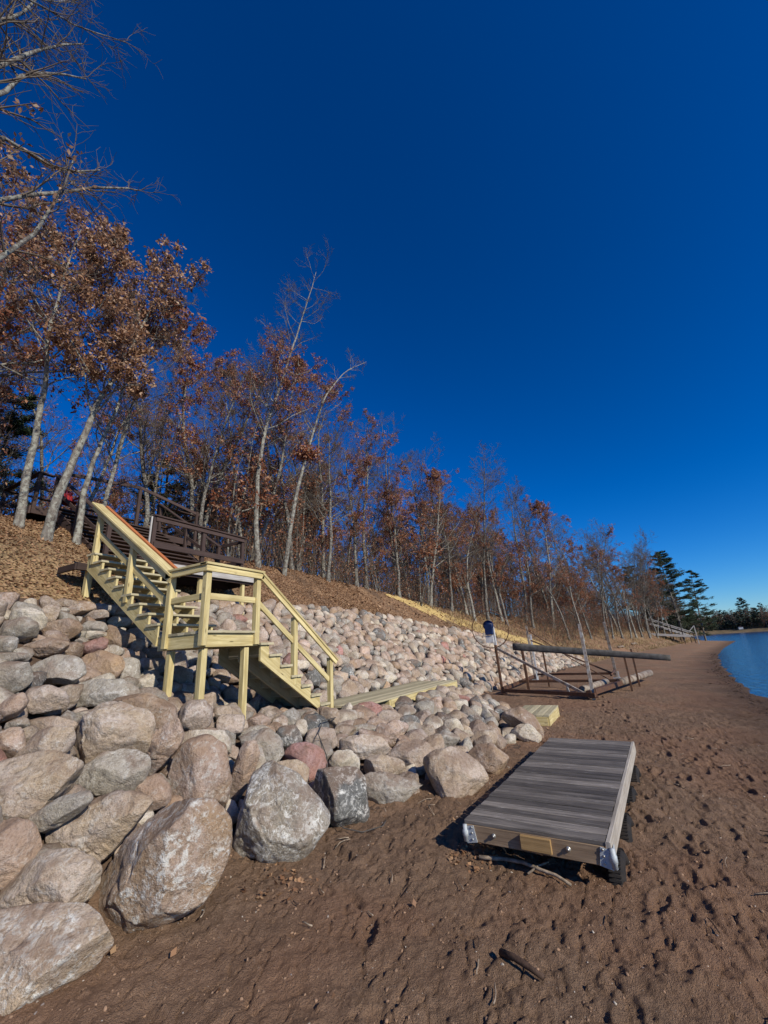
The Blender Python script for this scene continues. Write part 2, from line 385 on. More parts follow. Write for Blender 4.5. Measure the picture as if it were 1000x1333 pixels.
def mat_rock(name, sc_, attr=False):
    m, nt, b = new_mat(name); g = N(nt)
    tcn = g.n('ShaderNodeTexCoord'); tc = tcn.outputs['Object']
    if attr:
        a = g.n('ShaderNodeAttribute', attribute_name='col'); base = a.outputs['Color']; lich = a.outputs['Alpha']; vec = tc
    else:
        oi = g.n('ShaderNodeObjectInfo'); base = oi.outputs['Color']; lich = oi.outputs['Alpha']
        ad = g.n('ShaderNodeVectorMath', operation='MULTIPLY_ADD')
        g.l(oi.outputs['Location'], ad.inputs[0]); ad.inputs[1].default_value = (7.3, 5.1, 3.7); g.l(tc, ad.inputs[2]); vec = ad.outputs[0]
    if sc_ != 1: vec = g.vscale(vec, sc_, sc_, sc_)
    n1 = g.noise(vec, 3.2, 5, .6, .5); n2 = g.noise(vec, 24, 5, .75); n3 = g.noise(vec, 95, 3, .7); n4 = g.noise(vec, 7, 6, .72, 1.2)
    hsv = g.n('ShaderNodeHueSaturation'); hsv.inputs['Hue'].default_value = .485; hsv.inputs['Saturation'].default_value = .62; hsv.inputs['Value'].default_value = 1.12; g.l(base, hsv.inputs['Color'])
    col = g.mix(g.ramp(n1, [(.38, 0), (.62, .85)]), base, hsv.outputs[0])
    dk = g.n('ShaderNodeHueSaturation'); dk.inputs['Value'].default_value = .52; g.l(base, dk.inputs['Color'])
    col = g.mix(g.ramp(n2, [(.36, .75), (.52, 0)]), col, dk.outputs[0])
    lt = g.n('ShaderNodeHueSaturation'); lt.inputs['Value'].default_value = 1.35; lt.inputs['Saturation'].default_value = .75; g.l(base, lt.inputs['Color'])
    col = g.mix(g.ramp(n3, [(.52, 0), (.7, .7)]), col, lt.outputs[0])
    col = g.mix(g.ramp(n3, [(.28, .75), (.40, 0)]), col, (.075, .065, .058))
    # white mineral crust and scratches
    lm = g.math('MULTIPLY', g.ramp(n4, [(.50, 0), (.60, 1)]), g.ramp(n2, [(.42, 0), (.56, 1)]))
    lm2 = g.math('MULTIPLY', lm, g.ramp(g.noise(vec, 1.6, 3), [(.35, 0), (.55, 1)]))
    lf = g.math('MULTIPLY', g.math('ADD', g.math('MULTIPLY', lm2, 1.5), g.math('MULTIPLY', g.ramp(g.noise(vec, 13, 6, .8, 2.0), [(.54, 0), (.62, 1)]), .5)), lich)
    col = g.mix(lf, col, (.66, .65, .60))
    # brown earth dried on the stones
    geo = g.n('ShaderNodeNewGeometry'); sx = g.n('ShaderNodeSeparateXYZ'); g.l(geo.outputs['Normal'], sx.inputs[0])
    up = g.n('ShaderNodeMapRange'); up.inputs['From Min'].default_value = -.1; up.inputs['From Max'].default_value = .95; g.l(sx.outputs['Z'], up.inputs['Value'])
    dm = g.math('MULTIPLY', g.ramp(g.noise(vec, 2.3, 5, .6), [(.44, 0), (.56, 1)]), g.math('ADD', g.math('MULTIPLY', up.outputs[0], .55), .18))
    col = g.mix(dm, col, (.20, .128, .085))
    g.l(col, b.inputs['Base Color']); b.inputs['Roughness'].default_value = .88; b.inputs['Specular IOR Level'].default_value = .2
    h = g.math('ADD', g.math('ADD', g.math('MULTIPLY', n1, 1.4), g.math('MULTIPLY', n2, .5)), g.math('MULTIPLY', n3, .16))
    g.bump(h, 1.0, .045/sc_*(.35 if sc_ < 1 else 1), b)
    return m
M_BOULD = mat_rock('boulder_stone', 1.0)
M_ROCK = mat_rock('field_stone', .28)
M_RIP = mat_rock('riprap_stone', 1.2, True)

def mat_bark(name, c1, c2, c3):
    m, nt, b = new_mat(name); g = N(nt); tc = g.n('ShaderNodeTexCoord').outputs['Object']
    n1 = g.noise(g.vscale(tc, 16, 16, 5), 1, 5, .7); n2 = g.noise(tc, 9, 5, .7)
    col = g.mix(g.ramp(n1, [(.38, 0), (.62, 1)]), c1, c2)
    col = g.mix(g.ramp(n2, [(.48, 0), (.56, .9)]), col, c3)
    g.l(col, b.inputs['Base Color']); b.inputs['Roughness'].default_value = .9
    g.bump(n1, .8, .03, b); return m
M_BARK = mat_bark('oak_bark', (.135, .115, .098), (.06, .05, .043), (.26, .26, .225))
M_PALE = mat_bark('pale_lichen_bark', (.25, .225, .19), (.10, .085, .07), (.34, .34, .285))
M_TWIG = mat_plain('twig_bark', (.175, .138, .105), .85, 0, .3, 3, 0)
def mat_leaf(name, stops, trans=.35):
    m, nt, b = new_mat(name); g = N(nt)
    r = g.n('ShaderNodeNewGeometry').outputs['Random Per Island']
    col = g.ramp(r, stops); g.l(col, b.inputs['Base Color']); b.inputs['Roughness'].default_value = .6
    t = g.n('ShaderNodeBsdfTranslucent'); g.l(col, t.inputs[0]); mx = g.n('ShaderNodeMixShader'); mx.inputs[0].default_value = trans
    out = [x for x in nt.nodes if x.bl_idname == 'ShaderNodeOutputMaterial'][0]
    g.l(b.outputs[0], mx.inputs[1]); g.l(t.outputs[0], mx.inputs[2]); g.l(mx.outputs[0], out.inputs[0]); return m
M_LEAF = mat_leaf('rusty_oak_leaves', [(0, (.11, .038, .020)), (.3, (.26, .085, .040)), (.6, (.38, .155, .080)), (.85, (.47, .26, .15)), (1, (.52, .36, .24))])
M_LEAFT = mat_leaf('tan_oak_leaves', [(0, (.12, .055, .03)), (.3, (.28, .14, .075)), (.6, (.44, .25, .14)), (.85, (.56, .36, .23)), (1, (.62, .45, .31))])
M_LIT = mat_leaf('fallen_leaves', [(0, (.12, .06, .032)), (.3, (.24, .125, .065)), (.6, (.35, .20, .105)), (.85, (.45, .29, .165)), (1, (.22, .12, .065))], .1)
M_NEEDLE = mat_leaf('pine_needles', [(0, (.018, .035, .018)), (.5, (.04, .065, .030)), (1, (.07, .09, .045))], .15)
M_STICK = mat_plain('bleached_stick', (.42, .33, .24), .8, 0, .4, 20, .3)
M_STICKD = mat_plain('dark_stick', (.09, .055, .038), .8, 0, .4, 20, .3)
BOULDERS=[
('huge pale boulder with dirt on top at the bottom left corner of the beach','tan',[1.713,3.601,0.236],[[0.369,-0.405,-0.836],[-0.889,0.107,-0.445],[0.27,0.908,-0.321]],[0.602,0.337,0.299],[(-0.396,0.254),(-0.217,0.337),(0.237,0.219),(0.418,0.103),(0.453,-0.059),(0.378,-0.181),(0.068,-0.24),(-0.339,-0.264),(-0.602,-0.167)]),
('biggest brown boulder with white scratches standing on the sand, lower left','brown',[2.46,3.492,0.399],[[0.204,-0.509,-0.836],[-0.796,0.411,-0.445],[0.57,0.756,-0.321]],[0.643,0.368,0.343],[(-0.554,0.149),(-0.366,0.295),(0.043,0.368),(0.39,0.323),(0.641,0.122),(0.607,-0.079),(0.426,-0.271),(0.179,-0.343),(-0.155,-0.31),(-0.569,-0.209),(-0.643,-0.044)]),
('long oval grey brown boulder directly above the corner boulder at the left edge','tan',[1.935,3.994,0.454],[[0.378,-0.397,-0.836],[-0.891,0.088,-0.445],[0.25,0.914,-0.321]],[0.456,0.235,0.205],[(-0.456,-0.014),(-0.368,0.158),(-0.056,0.224),(0.243,0.168),(0.365,0.068),(0.374,-0.04),(0.243,-0.168),(0.017,-0.235),(-0.363,-0.162)]),
('long brown boulder with a dark chipped end above the biggest scratched boulder','tan',[2.371,4.169,0.631],[[0.317,-0.448,-0.836],[-0.869,0.216,-0.445],[0.379,0.868,-0.321]],[0.589,0.246,0.216],[(-0.589,0.046),(-0.378,0.19),(0.009,0.242),(0.276,0.198),(0.435,0.087),(0.456,-0.025),(0.305,-0.163),(0.046,-0.246),(-0.183,-0.243),(-0.376,-0.086)]),
('narrow slanting grey slab wedged between two brown boulders','grey',[2.091,4.316,0.839],[[0.296,-0.462,-0.836],[-0.859,0.255,-0.445],[0.419,0.85,-0.321]],[0.321,0.107,0.096],[(-0.28,0.047),(-0.21,0.107),(0.163,0.094),(0.321,0.032),(0.308,-0.04),(0.169,-0.082),(-0.154,-0.083),(-0.315,-0.076)]),
('orange and white boulder cut by the left edge of the photo','pink',[1.829,4.394,0.663],[[0.075,-0.543,-0.836],[-0.672,0.592,-0.445],[0.736,0.596,-0.321]],[0.339,0.236,0.2],[(-0.056,0.236),(0.074,0.222),(0.204,0.067),(0.218,-0.072),(0.15,-0.155),(-0.028,-0.204),(-0.222,-0.129),(-0.339,0.036)]),
('wide flat tan boulder at the left edge with a smooth sandy face','tan',[2.025,4.652,0.989],[[0.364,-0.41,-0.836],[-0.888,0.119,-0.445],[0.282,0.904,-0.321]],[0.507,0.303,0.263],[(-0.344,0.3),(-0.135,0.303),(0.24,0.193),(0.393,0.086),(0.376,-0.032),(0.229,-0.198),(0.019,-0.291),(-0.272,-0.235),(-0.507,-0.124)]),
('large pale boulder with fine white marks in the middle of the left slope','tan',[2.814,4.937,1.232],[[0.389,-0.387,-0.836],[-0.893,0.064,-0.445],[0.225,0.92,-0.321]],[0.565,0.349,0.303],[(-0.565,-0.043),(-0.344,0.227),(-0.097,0.337),(0.222,0.27),(0.414,0.125),(0.402,-0.05),(0.306,-0.275),(0.027,-0.349),(-0.364,-0.242)]),
('rounded grey tan boulder resting against the large pale boulder','grey',[2.682,4.648,0.966],[[0.377,-0.399,-0.836],[-0.891,0.091,-0.445],[0.253,0.913,-0.321]],[0.417,0.237,0.204],[(-0.417,0.06),(-0.219,0.15),(0.102,0.228),(0.28,0.167),(0.341,-0.045),(0.237,-0.184),(-0.02,-0.237),(-0.303,-0.138)]),
('slanted brown stone wedged behind the wide flat tan boulder','tan',[2.205,4.988,1.268],[[0.343,-0.428,-0.836],[-0.881,0.162,-0.445],[0.326,0.889,-0.321]],[0.345,0.165,0.144],[(-0.345,0.045),(-0.105,0.16),(0.128,0.151),(0.32,0.051),(0.296,-0.041),(0.13,-0.165),(-0.084,-0.149),(-0.34,-0.052)]),
('orange white wedge stone between the scratched boulder and the pink upright one','pink',[2.919,4.412,0.726],[[0.396,-0.379,-0.836],[-0.895,0.046,-0.445],[0.207,0.924,-0.321]],[0.238,0.166,0.141],[(-0.23,0.023),(-0.058,0.154),(0.142,0.166),(0.221,0.009),(0.189,-0.154),(-0.026,-0.138),(-0.238,-0.06)]),
('tall upright boulder with a pinkish orange face and pale top','pink',[3.388,4.225,0.766],[[-0.22,-0.502,-0.836],[-0.263,0.856,-0.445],[0.939,0.122,-0.321]],[0.425,0.311,0.273],[(-0.127,0.311),(0.201,0.283),(0.354,0.179),(0.389,-0.104),(0.317,-0.248),(-0.005,-0.309),(-0.333,-0.29),(-0.425,-0.116),(-0.371,0.295)]),
('leaning pink boulder left of the tall upright boulder','pink',[3.125,4.544,1.074],[[0.037,-0.547,-0.836],[-0.629,0.637,-0.445],[0.776,0.543,-0.321]],[0.347,0.161,0.144],[(-0.315,0.041),(-0.054,0.161),(0.193,0.148),(0.347,0.022),(0.269,-0.102),(0.09,-0.154),(-0.212,-0.098),(-0.318,-0.018)]),
('flat orange brown boulder lying below the grey elongated stone','brown',[3.331,5.286,1.394],[[0.532,-0.132,-0.836],[-0.799,-0.405,-0.445],[-0.28,0.905,-0.321]],[0.431,0.212,0.186],[(-0.431,-0.046),(-0.341,0.1),(-0.033,0.212),(0.337,0.148),(0.419,-0.034),(0.293,-0.15),(0.093,-0.112),(-0.337,-0.119)]),
('cream stone showing above the top of the tall upright boulder','cream',[3.787,4.699,0.996],[[0.503,-0.218,-0.836],[-0.855,-0.267,-0.445],[-0.126,0.939,-0.321]],[0.339,0.193,0.164],[(-0.339,0.034),(-0.188,0.138),(0.183,0.163),(0.304,0.032),(0.299,-0.174),(-0.259,-0.193)]),
('rounded pinkish grey boulder touching the front post of the stairs','pinkgrey',[3.833,5.0,1.289],[[0.418,-0.355,-0.836],[-0.896,-0.007,-0.445],[0.152,0.935,-0.321]],[0.238,0.194,0.172],[(-0.238,0.053),(-0.105,0.194),(0.14,0.167),(0.224,0.048),(0.18,-0.143),(0.007,-0.194),(-0.208,-0.124)]),
('large triangular grey boulder covered in white lichen on the sand','lichen',[3.635,3.438,0.375],[[0.195,-0.513,-0.836],[-0.788,0.426,-0.445],[0.584,0.745,-0.321]],[0.658,0.466,0.427],[(-0.658,0.008),(-0.39,0.25),(0.038,0.43),(0.295,0.466),(0.396,0.212),(0.431,-0.126),(0.4,-0.355),(0.234,-0.38),(-0.178,-0.349),(-0.567,-0.155)]),
('narrow leaning boulder between the tall upright and the triangular one','pink',[3.791,4.008,0.772],[[-0.08,-0.543,-0.836],[-0.48,0.756,-0.445],[0.873,0.366,-0.321]],[0.386,0.148,0.134],[(-0.386,0.046),(-0.012,0.148),(0.274,0.11),(0.321,-0.028),(0.213,-0.111),(-0.055,-0.122),(-0.355,-0.043)]),
('long smooth grey stone shaped like a loaf near the stairs','grey',[3.122,5.831,1.641],[[0.488,-0.249,-0.836],[-0.87,-0.213,-0.445],[-0.067,0.945,-0.321]],[0.465,0.18,0.158],[(-0.465,-0.028),(-0.408,0.087),(-0.198,0.156),(0.282,0.159),(0.455,0.054),(0.437,-0.089),(0.188,-0.158),(-0.291,-0.18)]),
('rounded orange stone beside the speckled grey one near the stairs','orange',[3.455,6.589,1.987],[[0.496,-0.235,-0.836],[-0.863,-0.239,-0.445],[-0.096,0.942,-0.321]],[0.33,0.219,0.19],[(-0.33,-0.015),(-0.236,0.131),(0.002,0.194),(0.246,0.126),(0.307,-0.036),(0.213,-0.182),(-0.202,-0.219)]),
('speckled grey oval boulder below the reddish flat stone, left slope','grey',[2.757,6.288,1.931],[[0.455,-0.306,-0.836],[-0.889,-0.108,-0.445],[0.046,0.946,-0.321]],[0.342,0.21,0.182],[(-0.314,0.01),(-0.201,0.161),(0.045,0.21),(0.304,0.114),(0.342,-0.064),(0.196,-0.163),(-0.093,-0.159),(-0.28,-0.109)]),
('dark layered stone at the left edge above the orange one','grey',[2.225,6.055,1.886],[[0.338,-0.432,-0.836],[-0.879,0.174,-0.445],[0.337,0.885,-0.321]],[0.289,0.191,0.167],[(-0.19,0.154),(0.014,0.191),(0.246,0.085),(0.244,-0.063),(0.117,-0.155),(-0.142,-0.149),(-0.289,-0.063)]),
('grey pink oval stone with a smooth top near the left edge','pinkgrey',[2.444,5.691,1.627],[[0.458,-0.302,-0.836],[-0.888,-0.115,-0.445],[0.038,0.946,-0.321]],[0.251,0.178,0.153],[(-0.227,0.041),(-0.138,0.158),(0.075,0.178),(0.25,0.075),(0.251,-0.069),(0.124,-0.157),(-0.128,-0.138),(-0.207,-0.088)]),
('orange pink stone cut by the left edge beside the oval stone','pink',[2.089,5.561,1.606],[[0.254,-0.486,-0.836],[-0.832,0.331,-0.445],[0.493,0.809,-0.321]],[0.214,0.12,0.105],[(-0.13,0.105),(0.022,0.12),(0.211,0.054),(0.192,-0.055),(0.047,-0.114),(-0.128,-0.095),(-0.214,-0.015)]),
('flat pink stone under the small cream chip on the left slope','pinkgrey',[2.429,5.373,1.421],[[0.486,-0.254,-0.836],[-0.872,-0.205,-0.445],[-0.059,0.945,-0.321]],[0.277,0.084,0.071],[(-0.277,-0.035),(-0.189,0.06),(0.035,0.084),(0.25,0.027),(0.226,-0.053),(-0.045,-0.084)]),
('bright red pink stone in the upper left rock slope','red',[3.461,6.98,2.269],[[0.407,-0.368,-0.836],[-0.895,0.021,-0.445],[0.181,0.93,-0.321]],[0.288,0.136,0.117],[(-0.288,0.05),(-0.137,0.129),(0.155,0.112),(0.276,0.032),(0.222,-0.084),(-0.029,-0.136),(-0.198,-0.104)]),
('long reddish brown flat stone left of the bright red pink stone','brown',[2.825,6.847,2.258],[[0.482,-0.261,-0.836],[-0.875,-0.191,-0.445],[-0.044,0.946,-0.321]],[0.349,0.13,0.112],[(-0.343,0.003),(-0.196,0.104),(0.063,0.13),(0.32,0.074),(0.349,-0.082),(0.058,-0.128),(-0.252,-0.102)]),
('light grey boulder at the top of the left rock slope','cream',[2.752,7.34,2.656],[[0.518,-0.18,-0.836],[-0.833,-0.33,-0.445],[-0.196,0.927,-0.321]],[0.282,0.178,0.155],[(-0.251,-0.025),(-0.226,0.11),(0.017,0.178),(0.21,0.129),(0.282,-0.058),(0.122,-0.169),(-0.153,-0.165)]),
('wide grey tan stone under the light grey boulder at the slope top','grey',[2.602,7.16,2.481],[[0.446,-0.319,-0.836],[-0.892,-0.082,-0.445],[0.073,0.944,-0.321]],[0.3,0.179,0.153],[(-0.298,-0.016),(-0.168,0.154),(0.098,0.179),(0.3,0.056),(0.275,-0.119),(0.051,-0.15),(-0.258,-0.106)]),
('dark lichen spotted boulder standing on the sand beside the triangular boulder','dark',[4.596,3.266,0.314],[[0.531,0.136,-0.836],[-0.511,-0.736,-0.445],[-0.676,0.664,-0.321]],[0.426,0.355,0.318],[(-0.344,-0.197),(-0.426,0.03),(-0.216,0.266),(0.004,0.355),(0.18,0.212),(0.386,0.036),(0.382,-0.148),(0.162,-0.225),(-0.129,-0.329)]),
('low pale grey stone half sunk in the sand in the front row','grey',[5.27,2.991,0.246],[[0.477,-0.271,-0.836],[-0.879,-0.173,-0.445],[-0.024,0.947,-0.321]],[0.442,0.228,0.2],[(-0.361,0.13),(-0.251,0.184),(0.137,0.13),(0.408,0.08),(0.442,-0.048),(0.127,-0.133),(-0.199,-0.228),(-0.302,-0.116)]),
('large tan boulder at the sand left of the wooden dock section','tan',[5.889,2.382,0.286],[[0.49,-0.245,-0.836],[-0.868,-0.22,-0.445],[-0.075,0.944,-0.321]],[0.469,0.373,0.341],[(-0.432,-0.02),(-0.363,0.165),(-0.129,0.292),(0.127,0.295),(0.385,0.115),(0.469,-0.038),(0.287,-0.214),(-0.069,-0.373),(-0.275,-0.222)]),
('orange brown stone at the edge of the shadow by the dock section','brown',[6.969,2.187,0.227],[[0.518,-0.18,-0.836],[-0.832,-0.331,-0.445],[-0.197,0.926,-0.321]],[0.352,0.23,0.208],[(-0.352,-0.006),(-0.236,0.177),(0.041,0.23),(0.299,0.089),(0.342,-0.047),(0.084,-0.227),(-0.178,-0.217)]),
('deep red boulder between grey stones in the front rows','red',[4.755,3.962,0.597],[[0.499,-0.228,-0.836],[-0.86,-0.25,-0.445],[-0.108,0.941,-0.321]],[0.3,0.264,0.228],[(-0.284,0.064),(-0.172,0.22),(0.047,0.24),(0.251,0.141),(0.3,-0.036),(0.169,-0.212),(-0.078,-0.264),(-0.233,-0.152)]),
('greenish tan stone below the deep red boulder','tan',[4.428,3.948,0.552],[[0.468,-0.286,-0.836],[-0.884,-0.146,-0.445],[0.005,0.947,-0.321]],[0.257,0.19,0.164],[(-0.257,0.044),(-0.107,0.165),(0.13,0.186),(0.253,0.055),(0.219,-0.16),(-0.019,-0.19),(-0.22,-0.1)]),
('rounded cream stone right of the deep red boulder','cream',[5.287,3.699,0.515],[[0.487,-0.252,-0.836],[-0.871,-0.207,-0.445],[-0.061,0.945,-0.321]],[0.218,0.158,0.136],[(-0.218,-0.011),(-0.123,0.137),(0.088,0.158),(0.214,0.032),(0.193,-0.158),(-0.154,-0.158)]),
('tan stone with a pink corner above the low pale stone','tan',[5.669,3.327,0.38],[[0.475,-0.274,-0.836],[-0.88,-0.169,-0.445],[-0.02,0.947,-0.321]],[0.33,0.173,0.148],[(-0.291,-0.016),(-0.231,0.121),(0.051,0.173),(0.283,0.087),(0.33,-0.076),(0.09,-0.162),(-0.231,-0.126)]),
('squared tan stone like a brick in the second row','tan',[5.721,3.668,0.605],[[0.475,-0.274,-0.836],[-0.88,-0.169,-0.445],[-0.019,0.947,-0.321]],[0.383,0.167,0.145],[(-0.37,-0.053),(-0.317,0.125),(-0.001,0.167),(0.335,0.119),(0.383,-0.064),(0.21,-0.146),(-0.24,-0.148)]),
('smooth purple grey slanted stone above the large tan boulder','pinkgrey',[6.132,3.046,0.436],[[0.477,-0.271,-0.836],[-0.879,-0.173,-0.445],[-0.024,0.947,-0.321]],[0.388,0.236,0.207],[(-0.388,0.039),(-0.135,0.176),(0.149,0.221),(0.346,0.067),(0.269,-0.155),(0.018,-0.236),(-0.259,-0.112)]),
('broad grey stone behind the narrow leaning boulder','grey',[4.403,4.379,0.837],[[0.546,-0.046,-0.836],[-0.725,-0.526,-0.445],[-0.419,0.849,-0.321]],[0.327,0.263,0.226],[(-0.327,-0.064),(-0.262,0.113),(-0.022,0.234),(0.186,0.171),(0.299,0.003),(0.21,-0.195),(-0.084,-0.263)]),
('blue grey stone touching the squared pale stone in the third row','dark',[4.94,4.362,0.869],[[0.527,-0.153,-0.836],[-0.815,-0.373,-0.445],[-0.244,0.915,-0.321]],[0.201,0.183,0.157],[(-0.201,-0.109),(-0.175,0.093),(0.004,0.183),(0.158,0.071),(0.197,-0.074),(0.018,-0.164)]),
('squared pale pink stone right of the blue grey stone','pinkgrey',[5.343,4.151,0.799],[[0.497,-0.233,-0.836],[-0.862,-0.242,-0.445],[-0.099,0.942,-0.321]],[0.258,0.169,0.146],[(-0.258,-0.079),(-0.22,0.09),(-0.009,0.143),(0.227,0.097),(0.257,-0.081),(0.003,-0.169)]),
('white and grey two toned stone at the tip of the rock terrace','cream',[9.311,2.035,0.192],[[0.548,-0.022,-0.836],[-0.701,-0.558,-0.445],[-0.457,0.83,-0.321]],[0.315,0.179,0.162],[(-0.315,-0.114),(-0.255,0.083),(-0.014,0.179),(0.216,0.084),(0.281,-0.054),(0.087,-0.179)]),
('brown sloping boulder behind the two toned stone at the terrace tip','brown',[9.551,2.148,0.361],[[0.548,0.017,-0.836],[-0.66,-0.606,-0.445],[-0.514,0.795,-0.321]],[0.511,0.258,0.25],[(-0.422,-0.205),(-0.392,0.066),(-0.166,0.247),(0.111,0.238),(0.388,0.066),(0.511,-0.155),(-0.03,-0.258)]),
('reddish brown oval stone right of the bottom stair post','red',[7.185,4.411,0.903],[[0.505,-0.215,-0.836],[-0.853,-0.273,-0.445],[-0.133,0.938,-0.321]],[0.258,0.16,0.146],[(-0.258,-0.08),(-0.213,0.096),(0.013,0.142),(0.22,0.072),(0.231,-0.071),(0.007,-0.16)]),
(None,'pink',[2.062,5.219,1.34],[[0.523,-0.164,-0.836],[-0.822,-0.356,-0.445],[-0.224,0.92,-0.321]],[0.123,0.145,0.105],None),
(None,'grey',[2.184,5.483,1.484],[[0.405,-0.37,-0.836],[-0.895,0.025,-0.445],[0.185,0.929,-0.321]],[0.116,0.062,0.053],None),
(None,'cream',[2.831,5.451,1.458],[[0.507,-0.209,-0.836],[-0.85,-0.283,-0.445],[-0.143,0.936,-0.321]],[0.174,0.087,0.075],None),
(None,'grey',[2.45,6.897,2.333],[[0.487,-0.252,-0.836],[-0.871,-0.207,-0.445],[-0.061,0.945,-0.321]],[0.177,0.108,0.093],None),
(None,'tan',[3.162,7.696,2.825],[[0.487,-0.252,-0.836],[-0.871,-0.207,-0.445],[-0.061,0.945,-0.321]],[0.203,0.119,0.102],None),
(None,'tan',[3.476,7.997,3.018],[[0.436,-0.333,-0.836],[-0.894,-0.053,-0.445],[0.104,0.941,-0.321]],[0.23,0.089,0.076],None),
(None,'brown',[3.605,7.85,2.91],[[0.405,-0.37,-0.836],[-0.895,0.025,-0.445],[0.185,0.929,-0.321]],[0.282,0.128,0.11],None),
(None,'pinkgrey',[3.86,7.763,2.812],[[0.463,-0.294,-0.836],[-0.886,-0.131,-0.445],[0.021,0.947,-0.321]],[0.248,0.118,0.101],None),
(None,'grey',[4.149,7.974,2.963],[[0.507,-0.209,-0.836],[-0.85,-0.283,-0.445],[-0.143,0.936,-0.321]],[0.234,0.11,0.095],None),
(None,'grey',[3.738,7.485,2.599],[[0.487,-0.252,-0.836],[-0.871,-0.207,-0.445],[-0.061,0.945,-0.321]],[0.225,0.113,0.096],None),
(None,'cream',[4.222,7.711,2.729],[[0.487,-0.252,-0.836],[-0.871,-0.207,-0.445],[-0.061,0.945,-0.321]],[0.23,0.108,0.093],None),
(None,'brown',[3.26,7.363,2.57],[[0.463,-0.294,-0.836],[-0.886,-0.131,-0.445],[0.021,0.947,-0.321]],[0.256,0.163,0.14],None),
(None,'brown',[4.051,7.308,2.43],[[0.536,-0.118,-0.836],[-0.788,-0.426,-0.445],[-0.304,0.897,-0.321]],[0.268,0.166,0.142],None),
(None,'cream',[3.676,7.351,2.481],[[0.463,-0.294,-0.836],[-0.886,-0.131,-0.445],[0.021,0.947,-0.321]],[0.196,0.073,0.063],None),
(None,'tan',[4.306,7.168,2.282],[[0.523,-0.164,-0.836],[-0.822,-0.356,-0.445],[-0.224,0.92,-0.321]],[0.129,0.155,0.111],None),
(None,'grey',[3.843,7.027,2.203],[[0.523,-0.164,-0.836],[-0.822,-0.356,-0.445],[-0.224,0.92,-0.321]],[0.157,0.108,0.093],None),
(None,'grey',[3.843,6.606,1.897],[[0.371,-0.404,-0.836],[-0.89,0.103,-0.445],[0.266,0.909,-0.321]],[0.196,0.196,0.169],None),
(None,'pinkgrey',[4.27,6.809,1.955],[[0.487,-0.252,-0.836],[-0.871,-0.207,-0.445],[-0.061,0.945,-0.321]],[0.149,0.124,0.106],None),
(None,'cream',[4.035,6.421,1.705],[[0.436,-0.333,-0.836],[-0.894,-0.053,-0.445],[0.104,0.941,-0.321]],[0.219,0.139,0.119],None),
(None,'grey',[3.841,6.025,1.555],[[0.436,-0.333,-0.836],[-0.894,-0.053,-0.445],[0.104,0.941,-0.321]],[0.184,0.087,0.076],None),
(None,'grey',[2.419,6.633,2.146],[[0.463,-0.294,-0.836],[-0.886,-0.131,-0.445],[0.021,0.947,-0.321]],[0.227,0.076,0.065],None),
(None,'tan',[4.075,6.065,1.539],[[0.507,-0.209,-0.836],[-0.85,-0.283,-0.445],[-0.143,0.936,-0.321]],[0.202,0.123,0.109],None),
(None,'tan',[5.991,4.452,0.955],[[0.487,-0.252,-0.836],[-0.871,-0.207,-0.445],[-0.061,0.945,-0.321]],[0.175,0.175,0.166],None),
(None,'tan',[6.6,4.44,0.886],[[0.487,-0.252,-0.836],[-0.871,-0.207,-0.445],[-0.061,0.945,-0.321]],[0.228,0.121,0.108],None),
(None,'grey',[6.238,3.953,0.757],[[0.463,-0.294,-0.836],[-0.886,-0.131,-0.445],[0.021,0.947,-0.321]],[0.21,0.124,0.108],None),
(None,'pink',[6.407,3.601,0.638],[[0.523,-0.164,-0.836],[-0.822,-0.356,-0.445],[-0.224,0.92,-0.321]],[0.209,0.16,0.139],None),
(None,'tan',[6.74,2.993,0.423],[[0.371,-0.404,-0.836],[-0.89,0.103,-0.445],[0.266,0.909,-0.321]],[0.207,0.17,0.149],None),
(None,'grey',[7.304,3.003,0.433],[[0.436,-0.333,-0.836],[-0.894,-0.053,-0.445],[0.104,0.941,-0.321]],[0.248,0.17,0.149],None),
(None,'grey',[7.437,2.681,0.316],[[0.487,-0.252,-0.836],[-0.871,-0.207,-0.445],[-0.061,0.945,-0.321]],[0.116,0.155,0.102],None),
(None,'pinkgrey',[5.678,3.971,0.71],[[0.487,-0.252,-0.836],[-0.871,-0.207,-0.445],[-0.061,0.945,-0.321]],[0.138,0.103,0.089],None),
(None,'tan',[8.216,2.607,0.285],[[0.463,-0.294,-0.836],[-0.886,-0.131,-0.445],[0.021,0.947,-0.321]],[0.282,0.155,0.136],None),
(None,'grey',[7.148,3.549,0.622],[[0.487,-0.252,-0.836],[-0.871,-0.207,-0.445],[-0.061,0.945,-0.321]],[0.174,0.134,0.117],None),
(None,'cream',[8.229,3.181,0.497],[[0.436,-0.333,-0.836],[-0.894,-0.053,-0.445],[0.104,0.941,-0.321]],[0.191,0.147,0.129],None),
(None,'pink',[6.503,3.382,0.541],[[0.487,-0.252,-0.836],[-0.871,-0.207,-0.445],[-0.061,0.945,-0.321]],[0.146,0.122,0.106],None),
(None,'pinkgrey',[4.283,4.8,1.121],[[0.487,-0.252,-0.836],[-0.871,-0.207,-0.445],[-0.061,0.945,-0.321]],[0.164,0.123,0.105],None),
(None,'pink',[4.728,4.763,1.106],[[0.463,-0.294,-0.836],[-0.886,-0.131,-0.445],[0.021,0.947,-0.321]],[0.196,0.109,0.095],None),
(None,'tan',[5.118,4.69,1.045],[[0.487,-0.252,-0.836],[-0.871,-0.207,-0.445],[-0.061,0.945,-0.321]],[0.137,0.103,0.099],None),
(None,'tan',[4.352,5.071,1.256],[[0.487,-0.252,-0.836],[-0.871,-0.207,-0.445],[-0.061,0.945,-0.321]],[0.149,0.107,0.095],None),
